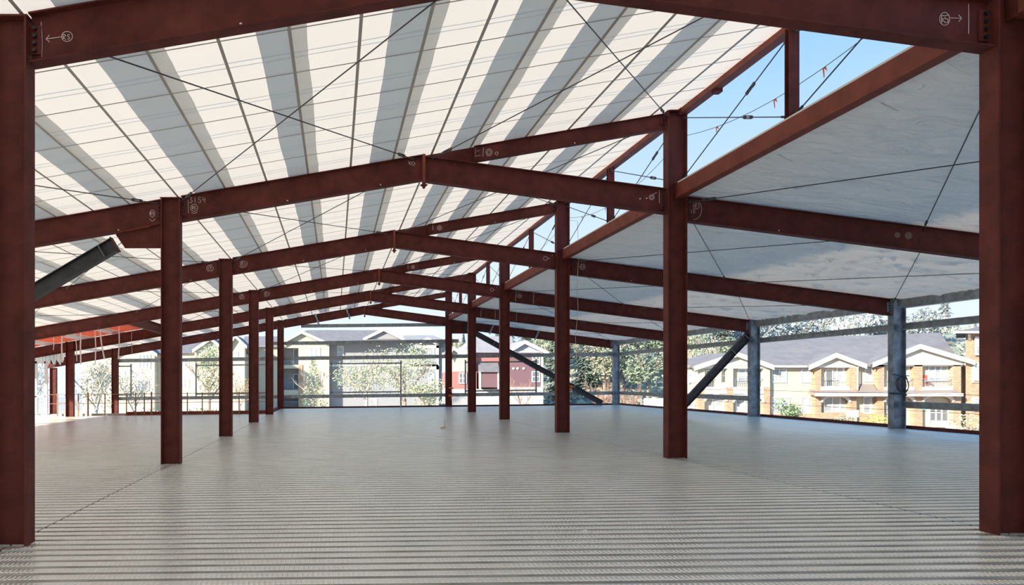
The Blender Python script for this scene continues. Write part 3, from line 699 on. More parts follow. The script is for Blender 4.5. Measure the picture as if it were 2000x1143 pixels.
def arch(r, Y, u0, u1, vt, vs, vb, vtop, dep, m):   # arched head: spandrel from vtop down, opening between u0,u1
    n = 12; A = at(u0, vs, Y); B = at(u1, vs, Y); top = at(u0, vt, Y).z; zt = at(u0, vtop, Y).z
    mb = MB()
    for i in range(n):
        t0, t1 = math.pi*(1-i/n), math.pi*(1-(i+1)/n); cx = (A.x+B.x)/2; rx = (B.x-A.x)/2; rz = top-A.z
        p = [(cx+rx*math.cos(t), A.z+rz*math.sin(t)) for t in (t0, t1)]
        mb.prism([(p[0][0], Y, p[0][1]), (p[1][0], Y, p[1][1]), (p[1][0], Y, zt), (p[0][0], Y, zt)], [(p[0][0], Y+dep, p[0][1]), (p[1][0], Y+dep, p[1][1]), (p[1][0], Y+dep, zt), (p[0][0], Y+dep, zt)])
    obj('arch', mb, m, r)
    mb = MB()
    pts = [(cx+rx*math.cos(math.pi*(1-i/n)), Y-.03, A.z+rz*math.sin(math.pi*(1-i/n))) for i in range(n+1)]
    for a, b in zip(pts[:-1], pts[1:]): mb.bar(a, b, .12, .16)
    obj('arch_trim', mb, M['trimw'], r)

# right-hand two-storey apartment
YA, YP = 65.0, 64.5
r = thing('apartment_building', 'cream two-storey apartment building with brick piers and three gables, beyond the right wall', 'building', at(1620, 836, YA))
ap = r
mb = MB(); bx(mb, YA, 1350, 714, 1500, 840, 5); obj('wall', mb, M['cream'], r); mb = MB(); bx(mb, YA, 1500, 714, 1878, 840, 13); bx(mb, YA+1.0, 1879, 712, 1900, 840, .3); obj('wall', mb, M['cream'], r)
e0, e1 = at(1346, 715, YA-.5), at(1880, 712, YA-.5)
r0, r1 = at(1490, 662, 72.5), at(1836, 650, 72.5)
b0, b1 = Vector((at(1500, 715, YA).x, 80, e0.z)), Vector((e1.x, 80, e1.z))
th = Vector((0, 0, -.15))
rf = obj('roof', MB().add([e0, e1, r1, r0, b0, b1, e0+th, e1+th, b0+th, b1+th], [(0, 1, 2, 3), (3, 2, 5, 4), (0, 3, 4), (1, 5, 2), (6, 7, 1, 0), (6, 8, 9, 7)]), M['roof'], r)
for u, v in ((1693, 675), (1713, 675), (1728, 674), (1740, 673), (1833, 671), (1853, 670), (1556, 683), (1572, 681), (1620, 678)):
    Yv = YA+7*(715-v)/60; p = at(u, v, Yv)
    obj('roof_vent', MB().box(p.x-.3, p.y-.1, p.z-.1, p.x+.3, p.y+.2, p.z+.12), M['mroof'], rf)
mb = MB(); bx(mb, YA-.55, 1490, 714, 1592, 718, .12); obj('eave_gutter', mb, M['trimw'], r)
# bay walls (projecting), openings left between piers
def bay(piers, tops, parapets, spand, arches, vbot, pm='brick'):
    for u0, v0, u1, v1 in piers:
        mb = MB(); bx(mb, YP, u0, v0, u1, v1, .5); obj('pier', mb, M[pm], r)
    for u0, v0, u1, v1 in tops:
        mb = MB(); bx(mb, YP-.02, u0, v0, u1, v1, .5); obj('fascia', mb, M['trimw'], r)
    for u0, v0, u1, v1 in parapets:
        mb = MB(); bx(mb, YP-.05, u0, v0, u1, v1, .52); obj('balcony_edge', mb, M['trimw'], r)
    for u0, v0, u1, v1 in spand:
        mb = MB(); bx(mb, YP, u0, v0, u1, v1, .3); obj('spandrel', mb, M['cream2'], r)
    for u0, u1, vt, vs, vtop in arches: arch(r, YP, u0, u1, vt, vs, vbot, vtop, .3, M['cream2'])
bay([(1364, 757, 1376, 840), (1419, 757, 1432, 840), (1492, 757, 1504, 840)], [(1357, 715, 1500, 720)], [(1376, 756, 1419, 760), (1432, 756, 1492, 760)],
    [(1376, 760, 1419, 771), (1432, 760, 1492, 771)], [(1376, 1419, 772, 784, 770), (1432, 1492, 772, 786, 770)], 806)
bay([(1364, 720, 1377, 757), (1399, 720, 1409, 757), (1409, 747, 1421, 757), (1421, 720, 1432, 757), (1492, 720, 1504, 757)], [], [], [], [], 0, 'cream')
bay([(1592, 717, 1604, 840), (1660, 714, 1673, 840)], [(1590, 713, 1675, 718)], [(1604, 755, 1660, 763)], [], [(1604, 1660, 773, 786, 771)], 806)
bay([(1714, 712, 1727, 840), (1786, 712, 1802, 840), (1862, 712, 1877, 840)], [(1712, 706, 1880, 713)], [(1727, 756, 1786, 763), (1802, 756, 1862, 763)], [], [(1727, 1786, 772, 785, 771), (1802, 1862, 772, 785, 771)], 830)
gable(r, YP, 1357, 718, 1435, 692, 1502, 716, 6, M['cream2'], M['roof'])
gable(r, YP, 1580, 716, 1628, 694, 1682, 714, 6, M['cream2'], M['roof'])
gable(r, YP, 1704, 711, 1791, 677, 1892, 707, 7, M['cream2'], M['roof'])
# metal canopy
mb = MB(); A = at(1590, 764, YP-.5); B = at(1879, 764, YP-.5)
mb.prism([(A.x, YP-.6, A.z-.25), (A.x, YP+.2, A.z+.12), (A.x, YP+.2, A.z-.3), (A.x, YP-.6, A.z-.4)], [(B.x, YP-.6, A.z-.25), (B.x, YP+.2, A.z+.12), (B.x, YP+.2, A.z-.3), (B.x, YP-.6, A.z-.4)])
cn = obj('canopy', mb, M['mroof'], r)
obj('canopy_fascia', MB().box(A.x, YP-.65, A.z-.45, B.x, YP-.58, A.z-.2), M['trimw'], cn)
mb = MB()
for i in range(9):
    x = px_x(1682+i*4, YP); mb.prism([(x, YP-.2, px_z(766, YP)), (x+.1, YP-.2, px_z(766, YP)), (x+.1, YA, px_z(750, YA)), (x, YA, px_z(750, YA))], [(x, YP-.2, px_z(766, YP)-.06), (x+.1, YP-.2, px_z(766, YP)-.06), (x+.1, YA, px_z(750, YA)-.06), (x, YA, px_z(750, YA)-.06)])
a, b, c, d = at(1677, 766, YP-.2), at(1715, 766, YP-.2), at(1715, 750, YA), at(1680, 750, YA)
mb.add([a-Vector((0, 0, .05)), b-Vector((0, 0, .05)), c-Vector((0, 0, .05)), d-Vector((0, 0, .05))], [(0, 1, 2, 3)])
obj('porch_roof', mb, M['mroof'], r)
for q in [(1343, 733, 1356, 746, 1), (1409, 722, 1420, 746, 1), (1443, 722, 1468, 746, 2), (1508, 722, 1534, 746, 2), (1566, 722, 1590, 746, 2), (1635, 719, 1659, 745, 2), (1690, 716, 1713, 744, 2), (1776, 716, 1786, 744, 1), (1814, 716, 1848, 743, 3),
          (1346, 790, 1364, 803, 2), (1438, 778, 1470, 803, 2), (1508, 778, 1540, 806, 2), (1566, 778, 1590, 806, 2), (1610, 777, 1655, 806, 3), (1687, 777, 1713, 806, 2), (1731, 777, 1760, 806, 2)]:
    win(r, YA, *q[:4], split=q[4])
for q in [(1380, 725, 1398, 756), (1613, 724, 1625, 754), (1737, 722, 1748, 754), (1392, 780, 1412, 808), (1816, 790, 1850, 822), (1480, 722, 1490, 755)]:
    win(r, YA, *q, name='glass_door', glass='dglass' if q[0] != 1392 else 'glass', split=1 if q[2]-q[0] < 25 else 3, hsplit=q[0] == 1816)
for u0, u1, vb in ((1378, 1398, 756), (1432, 1492, 756), (1604, 1634, 755), (1727, 1786, 756), (1802, 1862, 756)):
    mb = MB(); a, b = at(u0, vb-16, YP+.1), at(u1, vb, YP+.1)
    mb.bar((a.x, a.y, a.z), (b.x, a.y, a.z), .05, .05)
    n = int((b.x-a.x)/.16)
    for i in range(n+1): mb.bar((a.x+(b.x-a.x)*i/n, a.y, a.z), (a.x+(b.x-a.x)*i/n, a.y, b.z), .022, .022)
    obj('balcony_railing', mb, M['gcol'], r)
mb = MB().tube([at(1500, 720, YA-.2), at(1500, 830, YA-.2)], .06, 6).tube([at(1680, 713, YP-.2), at(1675, 718, YP-.1), at(1675, 762, YP-.1)], .06, 6)
obj('downspout', mb, M['trimw'], r)
for q in ((YA-.06, 1504, 806, 1592, 822), (YA-.06, 1673, 806, 1714, 840), (YP-.06, 1604, 806, 1660, 818)):
    mb = MB(); bx(mb, *q, .05); obj('brick_base', mb, M['brick'], r)
# stair / walk
p = at(1840, 826, 60); st_ = thing('front_steps', 'pale concrete steps climbing to the right apartments beside the sign post', 'steps', p)
for i in range(6):
    mb = MB(); bx(mb, 60-i*1.0, 1830+i*9, 822+i*4.5, 1850+i*10, 826+i*4.5, .5); obj('step', mb, M['conc'], st_)
# tower
t = thing('apartment_tower', 'brick stair tower with hip roof standing at the right end of cream apartments', 'building', at(1920, 840, 62))
def skew(Y, u0, v0, u1, v1, dep):
    a, b = at(u0, v0, Y), at(u1, v1, Y); o_ = Vector((dep*.9, dep, 0))
    q = [Vector((a.x, Y, b.z)), Vector((b.x, Y, b.z)), Vector((b.x, Y, a.z)), Vector((a.x, Y, a.z))]
    return MB().prism(q, [p+o_ for p in q])
obj('wall', skew(64.6, 1886, 648, 1990, 850, 8), M['brick'], t)
for va, vb in ((708, 748), (776, 800)):
    mb = MB(); bx(mb, 64.5, 1899, va, 1990, vb, .12); obj('white_panel', mb, M['cream'], t)
a, b = at(1866, 648, 63.8), at(2010, 648, 63.8); pk = at(1938, 632, 69)
obj('hip_roof', MB().add([a, b, (b.x+8, 73.2, b.z), (a.x+8, 73.2, a.z), pk], [(0, 1, 4), (1, 2, 4), (2, 3, 4), (3, 0, 4), (0, 3, 2, 1)]), M['roof'], t)
mb = MB(); bx(mb, 63.75, 1866, 647, 2010, 651, .2); obj('eave_gutter', mb, M['trimw'], t)
for q in [(1906, 660, 1930, 692, 2), (1903, 716, 1928, 742, 2), (1903, 780, 1928, 800, 2)]: win(t, 64.45, *q[:4], split=q[4])
for u in (1893, 1940): obj('eave_bracket', MB().bar(at(u, 652, 64.3), at(u, 662, 64.55), .18, .2), M['trimw'], t)
# balcony chair, sign post
p = at(1811, 752, YP+.12); r2 = thing('balcony_chair', 'red chair with a blue seat on the upper balcony of right apartments', 'chair', p)
obj('backrest', MB().box(p.x-.25, p.y+.3, p.z+.35, p.x+.25, p.y+.36, p.z+.85), M['chair'], r2)
obj('seat', MB().box(p.x-.25, p.y-.15, p.z+.3, p.x+.25, p.y+.3, p.z+.36), M['blue'], r2)
for a, b in ((-.22, -.12), (.22, -.12), (-.22, .3), (.22, .3)): obj('leg', MB().box(p.x+a-.02, p.y+b-.02, p.z-.05, p.x+a+.02, p.y+b+.02, p.z+.3), M['chair'], r2)
p = at(1812, 838, 54); p.z = GZ; r2 = thing('street_sign', 'white sign post with a small teal sign in front of the right apartments', 'sign', p)
obj('post', MB().tube([p, (p.x, p.y, px_z(797, 54))], .045, 6), M['trimw'], r2)
q = at(1806, 797, 54); obj('sign_plate', MB().box(q.x-.28, q.y-.02, q.z-.12, q.x+.28, q.y+.02, q.z+.1), M['teal'], r2)
p = at(1665, 809, 58); r2 = thing('yard_sign', 'small white board sign in the planting bed by right apartments', 'sign', p)
obj('board', MB().box(p.x-.5, p.y, p.z-.25, p.x+.5, p.y+.05, p.z+.3), M['trimw'], r2)
for s in (-.35, .35): obj('leg', MB().box(p.x+s-.03, p.y+.05, GZ, p.x+s+.03, p.y+.1, p.z+.2), M['trimw'], r2)
struct('planting_bed', MB().box(px_x(1500, 60), 55, GZ-.1, px_x(1990, 60), 63, GZ+.12), M['mulch'])
p = at(1284, 790, 62); tag(obj('board_fence', MB().box(p.x-1.1, p.y, GZ, p.x+1.3, p.y+.1, px_z(778, 62)), M['trimw'], origin=p), 'white board fence panel at the left end of right apartments', 'fence')
p = at(1252, 795, 60); tag(obj('white_post', MB().tube([(p.x, p.y, GZ), (p.x, p.y, px_z(779, 60))], .08, 8), M['trimw'], origin=p), 'short white marker post left of the board fence', 'post')

# far three-storey apartment, cream block + grey block
YC = 100.
r = thing('apartment_building', 'cream and grey three-storey apartment building beyond the far end wall', 'building', at(640, 800, YC))
mb = MB(); bx(mb, YC, 591, 670, 643, 806, 12); bx(mb, YC, 546, 670, 553, 806, 12); bx(mb, YC, 583, 670, 591, 713, 12)
bx(mb, YC, 553, 668, 583, 680, 1.5); bx(mb, YC, 553, 713, 583, 720, 1.5); bx(mb, YC, 553, 762, 583, 778, 1.5); bx(mb, YC+1.6, 553, 668, 583, 806, 10)
obj('wall', mb, M['cream'], r)
mb = MB(); bx(mb, YC-.1, 583, 713, 591, 806, .12); obj('brick_strip', mb, M['brick'], r)
mb = MB(); bx(mb, YC+1.5, 554, 680, 582, 713, .08); bx(mb, YC+1.5, 554, 720, 582, 762, .08); bx(mb, YC+1.5, 554, 778, 582, 806, .08); obj('balcony_back', mb, M['greywall'], r)
for vb in (713, 762, 800):
    mb = MB(); a, b = at(553, vb-15, YC+.1), at(583, vb, YC+.1); mb.bar((a.x, a.y, a.z), (b.x, a.y, a.z), .06, .06)
    for i in range(15): mb.bar((a.x+(b.x-a.x)*i/14, a.y, a.z), (a.x+(b.x-a.x)*i/14, a.y, b.z), .025, .025)
    obj('balcony_railing', mb, M['gcol'], r)
for q in [(574, 683, 582, 711), (574, 732, 582, 760)]: win(r, YC+1.45, *q, name='glass_door', glass='dglass', split=1, hsplit=False)
for q in [(608, 680, 624, 698, 2), (608, 735, 624, 752, 2)]: win(r, YC-.01, *q[:4], split=q[4])
YB = 101.5
mb = MB(); bx(mb, YB, 643, 668, 857, 806, 12); obj('grey_wall', mb, M['greywall'], r)
mb = MB(); bx(mb, YB+2, 857, 668, 875, 806, 10); obj('blue_wall', mb, M['bluewall'], r)
mb = MB(); bx(mb, YB-.06, 852, 668, 857, 806, .1); bx(mb, YB-.06, 643, 712, 857, 716, .1); bx(mb, YB-.06, 800, 675, 857, 680, .1); bx(mb, YB-.06, 800, 712, 857, 722, .1); obj('trim_boards', mb, M['trimw'], r)
for q in [(660, 677, 670, 698, 1), (660, 735, 670, 752, 1), (838, 681, 847, 697, 1), (838, 730, 847, 748, 1), (725, 780, 735, 797, 1), (760, 681, 772, 697, 2)]: win(r, YB, *q[:4], split=q[4], glass='glass')
for q in [(862, 681, 869, 697), (862, 727, 869, 745)]: win(r, YB+2, *q, split=1)
def roofpoly(u0, u1, ve, ua, ub, vr, Y, dep, m, name='roof'):
    A, B = at(u0, ve, Y-.5), at(u1, ve, Y-.5); P, Q = at(ua, vr, Y+dep/2), at(ub, vr, Y+dep/2)
    b0, b1 = Vector((A.x, Y+dep, A.z)), Vector((B.x, Y+dep, B.z))
    return obj(name, MB().add([A, B, Q, P, b0, b1], [(0, 1, 2, 3), (3, 2, 5, 4), (0, 3, 4), (1, 5, 2), (0, 4, 5, 1)]), m, r)
roofpoly(540, 800, 669, 600, 748, 645, YC, 13, M['roof'])
roofpoly(770, 880, 669, 790, 846, 655, YB, 13, M['roofw'])
gable(r, YC-.05, 553, 669, 589, 649, 634, 669, 6, M['cream'], M['roof'], over=.5)
gable(r, YB-.05, 712, 662, 749, 644, 786, 662, 6, M['greywall'], M['roofw'], over=.4)
gable(r, YB-.05, 822, 669, 834, 662, 848, 669, 4, M['greywall'], M['roofw'], over=.3)
# left long cream wing
YD = 94.
r = thing('apartment_building', 'long cream apartment wing glaring in sun beyond the left guardrail', 'building', at(380, 806, YD))
mb = MB(); bx(mb, YD, 160, 690, 476, 808, 12); bx(mb, YD+5, 476, 676, 548, 808, 10); obj('wall', mb, M['cream'], r)
roofpoly(150, 478, 690, 250, 455, 664, YD, 13, M['roof'])
roofpoly(470, 552, 678, 478, 548, 657, YD+5, 12, M['roof'])
gable(r, YD-1.2, 226, 692, 266, 668, 305, 692, 7, M['cream'], M['roof'], over=.4)
gable(r, YD-1.2, 380, 684, 412, 662, 440, 684, 7, M['cream'], M['roof'], over=.4)
gable(r, YD-1.2, 448, 676, 460, 657, 480, 676, 7, M['cream'], M['roof'], over=.4)
for q in ((230, 692, 302), (380, 684, 440), (450, 676, 478)):
    mb = MB(); bx(mb, YD-1.2, q[0], q[1], q[2], 808, 1.3); obj('bay_wall', mb, M['cream'], r)
for q in [(273, 694, 293, 719, 3), (355, 700, 368, 716, 2), (352, 740, 368, 758, 2), (456, 688, 464, 702, 2), (400, 695, 414, 712, 2), (270, 745, 290, 762, 3)]: win(r, YD-1.2 if q[0] != 355 and q[0] != 352 else YD, *q[:4], split=q[4])

# red house
YR = 80.
r = thing('house', 'red-sided house with pale gabled roof beyond the far end wall', 'building', at(1000, 785, YR))
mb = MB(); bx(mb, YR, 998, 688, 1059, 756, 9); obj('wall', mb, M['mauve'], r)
mb = MB(); bx(mb, YR, 998, 756, 1061, 792, 9); obj('foundation_wall', mb, M['conc'], r)
gable(r, YR-.02, 990, 688, 1023, 668, 1066, 689, 9, M['bluewall'], M['roofw'], over=.4)
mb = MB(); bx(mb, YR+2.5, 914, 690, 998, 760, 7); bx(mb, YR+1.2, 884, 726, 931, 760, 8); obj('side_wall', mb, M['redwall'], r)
mb = MB(); bx(mb, YR+1.2, 884, 684, 916, 726, 8); obj('cream_upper_wall', mb, M['cream'], r)
mb = MB(); bx(mb, YR+1.2, 884, 760, 998, 792, 8); obj('concrete_base', mb, M['conc'], r)
roofpoly(905, 1004, 689, 925, 1000, 657, YR+2.5, 9, M['roofw'])
gable(r, YR+1.1, 878, 694, 884, 680, 914, 699, 5, M['cream'], M['roof'], over=.4)
A, B = at(934, 724, YR-.3), at(976, 724, YR-.3); P, Q = at(934, 706, YR+2.5), at(972, 706, YR+2.5)
obj('lean_to_roof', MB().add([A, B, Q, P, A-Vector((0, 0, .15)), B-Vector((0, 0, .15))], [(0, 1, 2, 3), (4, 5, 1, 0)]), M['roof'], r)
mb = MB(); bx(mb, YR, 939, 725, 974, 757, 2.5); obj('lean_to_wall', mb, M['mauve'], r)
mb = MB(); bx(mb, YR-.06, 936, 724, 976, 727, .08); bx(mb, YR-.06, 936, 727, 939.5, 760, .08); bx(mb, YR-.06, 972, 727, 975, 760, .08); bx(mb, YR-.06, 1057, 688, 1061, 757, .08); bx(mb, YR-.06, 998, 686, 1059, 689, .08); obj('trim_boards', mb, M['trimw'], r)
for q in [(1041, 694, 1053, 711, 2, YR), (1040, 727, 1053, 745, 2, YR), (898, 730, 910, 748, 2, YR+1.2)]: win(r, q[5]-.03, *q[:4], split=q[4], glass='dglass')
for u in (1003, 1011, 1023):
    p = at(u, 720, YR-.1); obj('wall_lamp', MB().tube([p, p+Vector((0, .12, 0))], .13, 8), M['trimw'], r)

# ------------------------------------------------------------------ trees
def leaf_cards(mb, c, rx, ry, rz, n, size, rnd, hollow=.35):
    for _ in range(n):
        while True:
            p = Vector((rnd.uniform(-1, 1), rnd.uniform(-1, 1), rnd.uniform(-1, 1)))
            if hollow < p.length < 1: break
        q = Vector((c[0]+p.x*rx, c[1]+p.y*ry, c[2]+p.z*rz))
        a = Vector((rnd.uniform(-1, 1), rnd.uniform(-1, 1), rnd.uniform(-1, 1))).normalized(); b = a.orthogonal().normalized()
        s = size*rnd.uniform(.6, 1.3)
        mb.add([q-a*s, q+b*s*.5, q+a*s, q-b*s*.5], [(0, 1, 2, 3)])
def branches(mb, p, d, L, r, lvl, rnd, tips, spread=.6):
    q = p+d*L; mid = p+d*L*.5+Vector((rnd.uniform(-1, 1), rnd.uniform(-1, 1), 0))*L*.05
    mb.tube([p, mid, q], [r, r*.8, r*.6], 5)
    if lvl == 0: tips.append(q); return
    for i in range(3 if lvl > 1 else 4):
        dd = (d+Vector((rnd.uniform(-1, 1), rnd.uniform(-1, 1), rnd.uniform(-.2, .7)))*spread).normalized()
        branches(mb, p+(q-p)*rnd.uniform(.55, 1), dd, L*rnd.uniform(.55, .75), r*.5, lvl-1, rnd, tips, spread)
def broad(name, label, base, h, rad, leafm, barkm, nleaf, size, seed, group=None, lvl=3, shape='round', thing_=True):
    rnd = random.Random(seed); b = Vector(base)
    r = thing(name, label, 'tree', b, group)
    mb = MB(); tips = []
    mb.tube([b, b+Vector((.05*h*.1, 0, h*.3))], [h*.025, h*.018], 7)
    for i in range(4):
        d = Vector((math.cos(i*1.57+seed), math.sin(i*1.57+seed), 1.3 if i else 4)).normalized()
        branches(mb, b+Vector((0, 0, h*(.2+.06*i))), d, h*.3, h*.013, lvl-1, rnd, tips)
    obj('trunk', mb, barkm, r)
    if nleaf:
        lf = MB()
        if shape == 'cone':
            for i in range(nleaf):
                t = rnd.random()**.7; z = h*(.15+.85*(1-t)); a = rnd.uniform(0, 6.283); rr = rad*t*math.sqrt(rnd.uniform(.25, 1))
                leaf_cards(lf, (b.x+rr*math.cos(a), b.y+rr*math.sin(a), b.z+z-.3*rr), .25, .25, .25, 1, size, rnd, 0)
        else:
            k = 14
            for i in range(k):
                a = rnd.uniform(0, 6.283); rr = rad*.62*math.sqrt(rnd.random()); zz = h*rnd.uniform(.42, .84)
                leaf_cards(lf, (b.x+rr*math.cos(a), b.y+rr*math.sin(a), b.z+zz), rad*.42, rad*.42, h*.15, nleaf//k, size, rnd, .2)
        obj('foliage', lf, leafm, r)
    return r
def dup(root, loc, s, rz, label, group):
    c = root.copy(); C.objects.link(c); c.location = loc; c.scale = (s, s, s*random.uniform(.9, 1.15)); c.rotation_euler = (0, 0, rz); c['label'] = label; c['group'] = group
    for ch in [o for o in bpy.data.objects if o.parent == root]:
        d = ch.copy(); C.objects.link(d); d.parent = c
    return c
def onz(u, Y): return Vector((px_x(u, Y), Y, GZ))
broad('tree', 'small pale-leaved conical tree in front of the cream apartment block', onz(612, 78), 6.6, 1.9, M['leafp'], M['bark'], 1300, .11, 1, shape='cone')
broad('tree', 'tall pale-leaved tree left of centre before the grey apartment wall', onz(715, 74), 8.2, 3.6, M['leafp'], M['pbark'], 2600, .10, 2)
broad('tree', 'broad pale-leaved tree right of centre with dark forked trunk', onz(790, 70), 8.0, 3.4, M['leafp'], M['bark'], 2400, .10, 3)
broad('tree', 'low spreading pale green tree before the blue apartment corner', onz(832, 66), 4.6, 2.3, M['leafp'], M['bark'], 1700, .10, 4)
broad('tree', 'narrow upright pale tree before the left cream wing', onz(408, 72), 8.0, 1.9, M['leafp'], M['bark'], 2200, .10, 5)
broad('tree', 'small thin-leaved tree right of the narrow upright one', onz(468, 72), 5.2, 1.7, M['leafo'], M['gtwig'], 500, .08, 6)
broad('tree', 'bare grey tree with dense twigs behind the guardrail', onz(187, 56), 6.4, 2.6, M['gtwig'], M['gtwig'], 1700, .09, 7, lvl=4)
broad('tree', 'bare grey tree behind the far left mesh panel', onz(60, 62), 6.4, 2.4, M['gtwig'], M['gtwig'], 1200, .09, 8, lvl=4)
broad('tree', 'bare thin tree right of the far outer column', onz(262, 60), 5.6, 1.6, M['gtwig'], M['gtwig'], 800, .08, 9, lvl=4)
broad('tree', 'bright green bushy young tree in front of the right apartments', onz(1543, 46), 3.15, 1.05, M['leafg'], M['bark'], 1500, .085, 10)
broad('tree', 'bare twiggy sapling against the mauve house wall', onz(1016, 70), 5.0, 1.3, M['twig'], M['twig'], 0, .1, 11, lvl=4)
broad('tree', 'large bare tree on the slope left of the right apartments', onz(1395, 84), 9.5, 4.0, M['gtwig'], M['gtwig'], 900, .12, 12, lvl=4)
broad('tree', 'white-barked bare tree behind the right apartment roof', Vector((px_x(1665, 100), 100, 3.0)), 8.5, 3.4, M['leafh'], M['trimw'], 500, .12, 13, lvl=4)
# bushes
def bush(label, u, Y, h, w, m, n, seed, size=.09, twigs=False):
    rnd = random.Random(seed); b = onz(u, Y); mb = MB()
    if twigs:
        for i in range(26):
            a = rnd.uniform(0, 6.28); d = Vector((math.cos(a)*.35, math.sin(a)*.35, 1)).normalized(); branches(mb, b, d, h*rnd.uniform(.5, .7), .03, 2, rnd, [], .3)
    else: leaf_cards(mb, (b.x, b.y, b.z+h*.5), w/2, w/2, h*.5, n, size, rnd, .3)
    return tag(obj('bush', mb, m, origin=b), label, 'bush')
bush('yellow-green rounded bush at the foot of the right apartments by the coil column', 1716, 52, 1.75, 2.3, M['leafy'], 900, 21)
bush('olive bush in the bed below the middle gable of the right apartments', 1651, 57, 1.5, 1.7, M['leafb'], 600, 22)
bush('low yellow bush right of the bright green young tree', 1580, 54, 1.0, 2.2, M['leafy'], 500, 23)
bush('pale bush at the foot of the brick tower', 1895, 50, 1.9, 2.4, M['leafp'], 500, 24)
bush('orange-yellow bush below the mauve house wall', 1028, 62, 2.2, 2.2, M['leafo'], 800, 25)
bush('green bush right of the orange-yellow bush', 1052, 62, 1.7, 2.0, M['leafg'], 600, 26)
bush('pale leafy shrub below the red house left wing', 968, 64, 1.8, 2.6, M['leafp'], 600, 27)
bush('grey twiggy shrub below the red house near the far column', 905, 66, 1.8, 3.4, M['gtwig'], 700, 28)
bush('green-yellow bush at the trunk of the right pale tree', 778, 62, 1.8, 2.0, M['leafy'], 500, 29)
bush('wide olive hedge-like bush below the grey apartment wall', 838, 60, 1.9, 4.2, M['leafb'], 1200, 30)
bush('reddish twiggy shrub left of the far grey corner column', 1182, 60, 3.4, 2, M['twig'], 0, 31, twigs=True)
bush('reddish twiggy shrub right of the far grey corner column', 1222, 60, 3.0, 2, M['twig'], 0, 32, twigs=True)
bush('long pale shrub behind the red toe board on the left', 400, 62, 1.8, 5.0, M['leafp'], 1200, 33)
bush('dry brown shrub behind the middle of the far end wall', 690, 64, 1.6, 4.0, M['leafo'], 700, 34)
bush('dry shrub behind the left guardrail posts', 295, 58, 2.0, 3.4, M['gtwig'], 900, 35)

# wooded hillside: a few prototypes, copied
def conifer(label, base, h, rad, m, seed, group, n=1700, size=.28):
    rnd = random.Random(seed); b = Vector(base); r = thing('conifer', label, 'tree', b, group)
    obj('trunk', MB().tube([b, b+Vector((0, 0, h*.97))], [h*.018, h*.003], 6), M['bark'], r)
    mb = MB()
    for i in range(n):
        t = rnd.random()**.75; z = h*(.06+.94*(1-t)); a = rnd.uniform(0, 6.283); tier = .75+.25*math.sin(z*5.5)
        rr = rad*t*tier*rnd.uniform(.35, 1); c = Vector((b.x+rr*math.cos(a), b.y+rr*math.sin(a), b.z+z-.25*rr))
        d = Vector((math.cos(a), math.sin(a), -.45)).normalized(); s = Vector((-math.sin(a), math.cos(a), rnd.uniform(-.3, .3))); L = size*rnd.uniform(.7, 1.5)
        mb.add([c-d*L, c+s*L*.4, c+d*L, c-s*L*.4], [(0, 1, 2, 3)])
    obj('foliage', mb, m, r); return r
HG = 'trees on the wooded hillside'
rr_ = random.Random(5)
mb = MB()
for i in range(9000):
    Y = rr_.uniform(86.5, 150); x = px_x(rr_.uniform(1060, 1960), Y)
    leaf_cards(mb, (x, Y, hz(x, Y)+rr_.uniform(0, 1.1)), .3, .3, .3, 1, .42, rr_, 0)
tag(obj('undergrowth', mb, M['leafb'], origin=(30, 90, GZ)), 'olive undergrowth covering the wooded hillside beyond the right wall', 'undergrowth', kind='stuff')
pro_c = conifer('dark evergreen standing tall on the hillside right of the red house', (px_x(1085, 98), 98, hz(px_x(1085, 98), 98)), 12, 2.9, M['leafd'], 41, HG)
pro_b = broad('tree', 'olive broadleaf tree on the hillside beyond the far grey corner column', (px_x(1180, 96), 96, hz(px_x(1180, 96), 96)), 9, 3.4, M['leafb'], M['bark'], 2400, .2, 42, HG)
pro_g = broad('tree', 'leafy green tree on the hillside between far corner column and the tall red column', (px_x(1265, 92), 92, hz(px_x(1265, 92), 92)), 8, 3.2, M['leaffar'], M['bark'], 2400, .19, 43, HG)
for i in range(60):
    u = 900+9*i+rr_.uniform(-8, 8); Y = rr_.uniform(98, 150); x = px_x(u, Y)
    p = (pro_c, pro_b, pro_g, pro_c)[rr_.randrange(4)]
    nm = {pro_c.name: 'dark evergreen crowded among others on the wooded hillside', pro_b.name: 'olive broadleaf tree crowded among others on the wooded hillside', pro_g.name: 'green broadleaf tree crowded among others on the wooded hillside'}[p.name]
    dup(p, (x, Y, hz(x, Y)-.3), rr_.uniform(.75, 1.15), rr_.uniform(0, 6), nm, HG)
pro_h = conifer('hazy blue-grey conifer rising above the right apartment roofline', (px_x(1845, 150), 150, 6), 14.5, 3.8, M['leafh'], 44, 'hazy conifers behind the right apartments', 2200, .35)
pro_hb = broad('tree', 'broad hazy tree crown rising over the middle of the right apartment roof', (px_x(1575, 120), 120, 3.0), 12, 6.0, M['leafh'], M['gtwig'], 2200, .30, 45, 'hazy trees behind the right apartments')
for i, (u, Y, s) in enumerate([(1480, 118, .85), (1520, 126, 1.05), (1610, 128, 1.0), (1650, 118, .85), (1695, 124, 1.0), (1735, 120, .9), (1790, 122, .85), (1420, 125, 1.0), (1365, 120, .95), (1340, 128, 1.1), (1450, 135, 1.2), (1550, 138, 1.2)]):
    dup(pro_hb, (px_x(u, Y), Y, 3.0), s, i*1.7, 'hazy grey-green broad tree in the row behind the right apartments', 'hazy trees behind the right apartments')
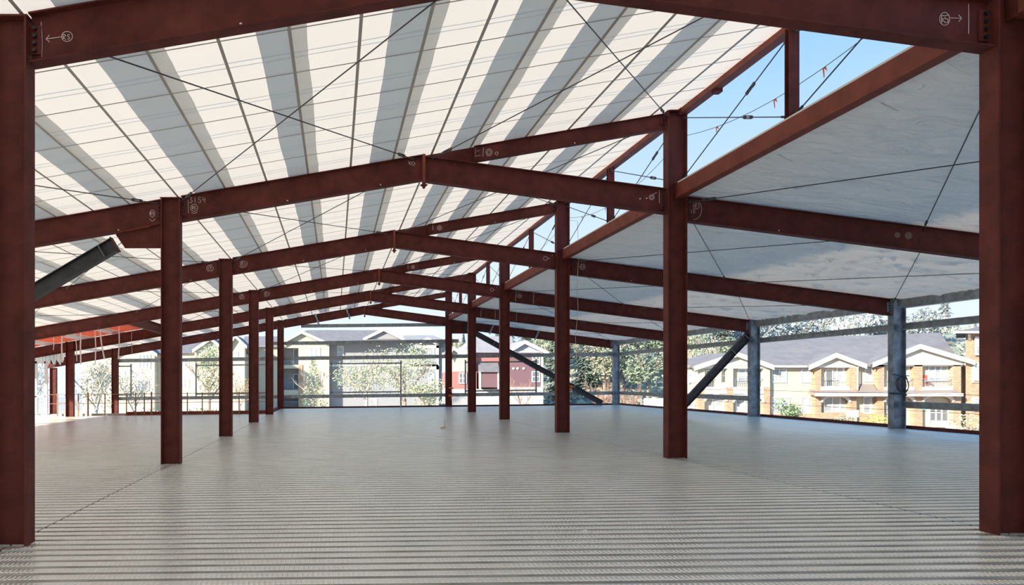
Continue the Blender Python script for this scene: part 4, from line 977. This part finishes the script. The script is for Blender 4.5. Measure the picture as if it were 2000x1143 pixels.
for i, (u, Y, s) in enumerate([(1500, 140, .75), (1530, 150, .85), (1565, 145, .7), (1600, 150, .8), (1640, 155, .75), (1675, 150, .7), (1715, 150, .7), (1755, 155, .75), (1800, 150, .8), (1870, 160, .7), (1360, 140, .85), (1400, 145, .8), (1440, 140, .9), (1475, 150, .8), (1905, 150, .6), (1945, 150, .65)]):
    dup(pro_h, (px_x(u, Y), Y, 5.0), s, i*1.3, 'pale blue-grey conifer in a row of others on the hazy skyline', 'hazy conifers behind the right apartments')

# ------------------------------------------------------------------ light, sky, camera
W = bpy.data.worlds.new('World'); SC.world = W; W.use_nodes = True; nt = W.node_tree
bg = nt.nodes['Background']; tc = nt.nodes.new('ShaderNodeTexCoord'); sp = nt.nodes.new('ShaderNodeSeparateXYZ'); rp = nt.nodes.new('ShaderNodeValToRGB')
nt.links.new(tc.outputs['Generated'], sp.inputs[0]); nt.links.new(sp.outputs['Z'], rp.inputs['Fac'])
e = rp.color_ramp.elements
e[0].position = 0.0; e[0].color = (.50, .56, .60, 1); e[1].position = 1.0; e[1].color = (.12, .34, .80, 1)
for pos, c in ((.14, (.42, .50, .565)), (.29, (.285, .42, .545)), (.42, (.15, .335, .535)), (.62, (.13, .36, .78))):
    x = e.new(pos); x.color = (*c, 1)
nt.links.new(rp.outputs['Color'], bg.inputs['Color']); bg.inputs['Strength'].default_value = 1.0
sun = bpy.data.lights.new('Sun', 'SUN'); so = bpy.data.objects.new('Sun', sun); C.objects.link(so)
sun.energy = 6.2; sun.angle = math.radians(2.0); sun.color = (1.0, .90, .74)
so.rotation_euler = Vector((.70, .56, -.37)).to_track_quat('-Z', 'Y').to_euler(); so.location = (-30, -30, 30)

cam = bpy.data.cameras.new('Camera'); co = bpy.data.objects.new('Camera', cam); C.objects.link(co)
cam.sensor_width = 36; cam.lens = F/2000*36; cam.shift_x = (1000-PCX)/2000; cam.shift_y = (V0-571.5)/2000
co.location = (0, 0, H); co.rotation_euler = (math.pi/2, 0, 0); cam.clip_end = 600; cam.clip_start = .05
SC.camera = co
SC.view_settings.view_transform = 'Standard'; SC.view_settings.look = 'None'; SC.view_settings.exposure = 0.9; SC.view_settings.gamma = 1.0
try: SC.view_settings.use_curve_mapping = False
except Exception: pass
for o in bpy.data.objects:
    if '_o' in o: del o['_o']
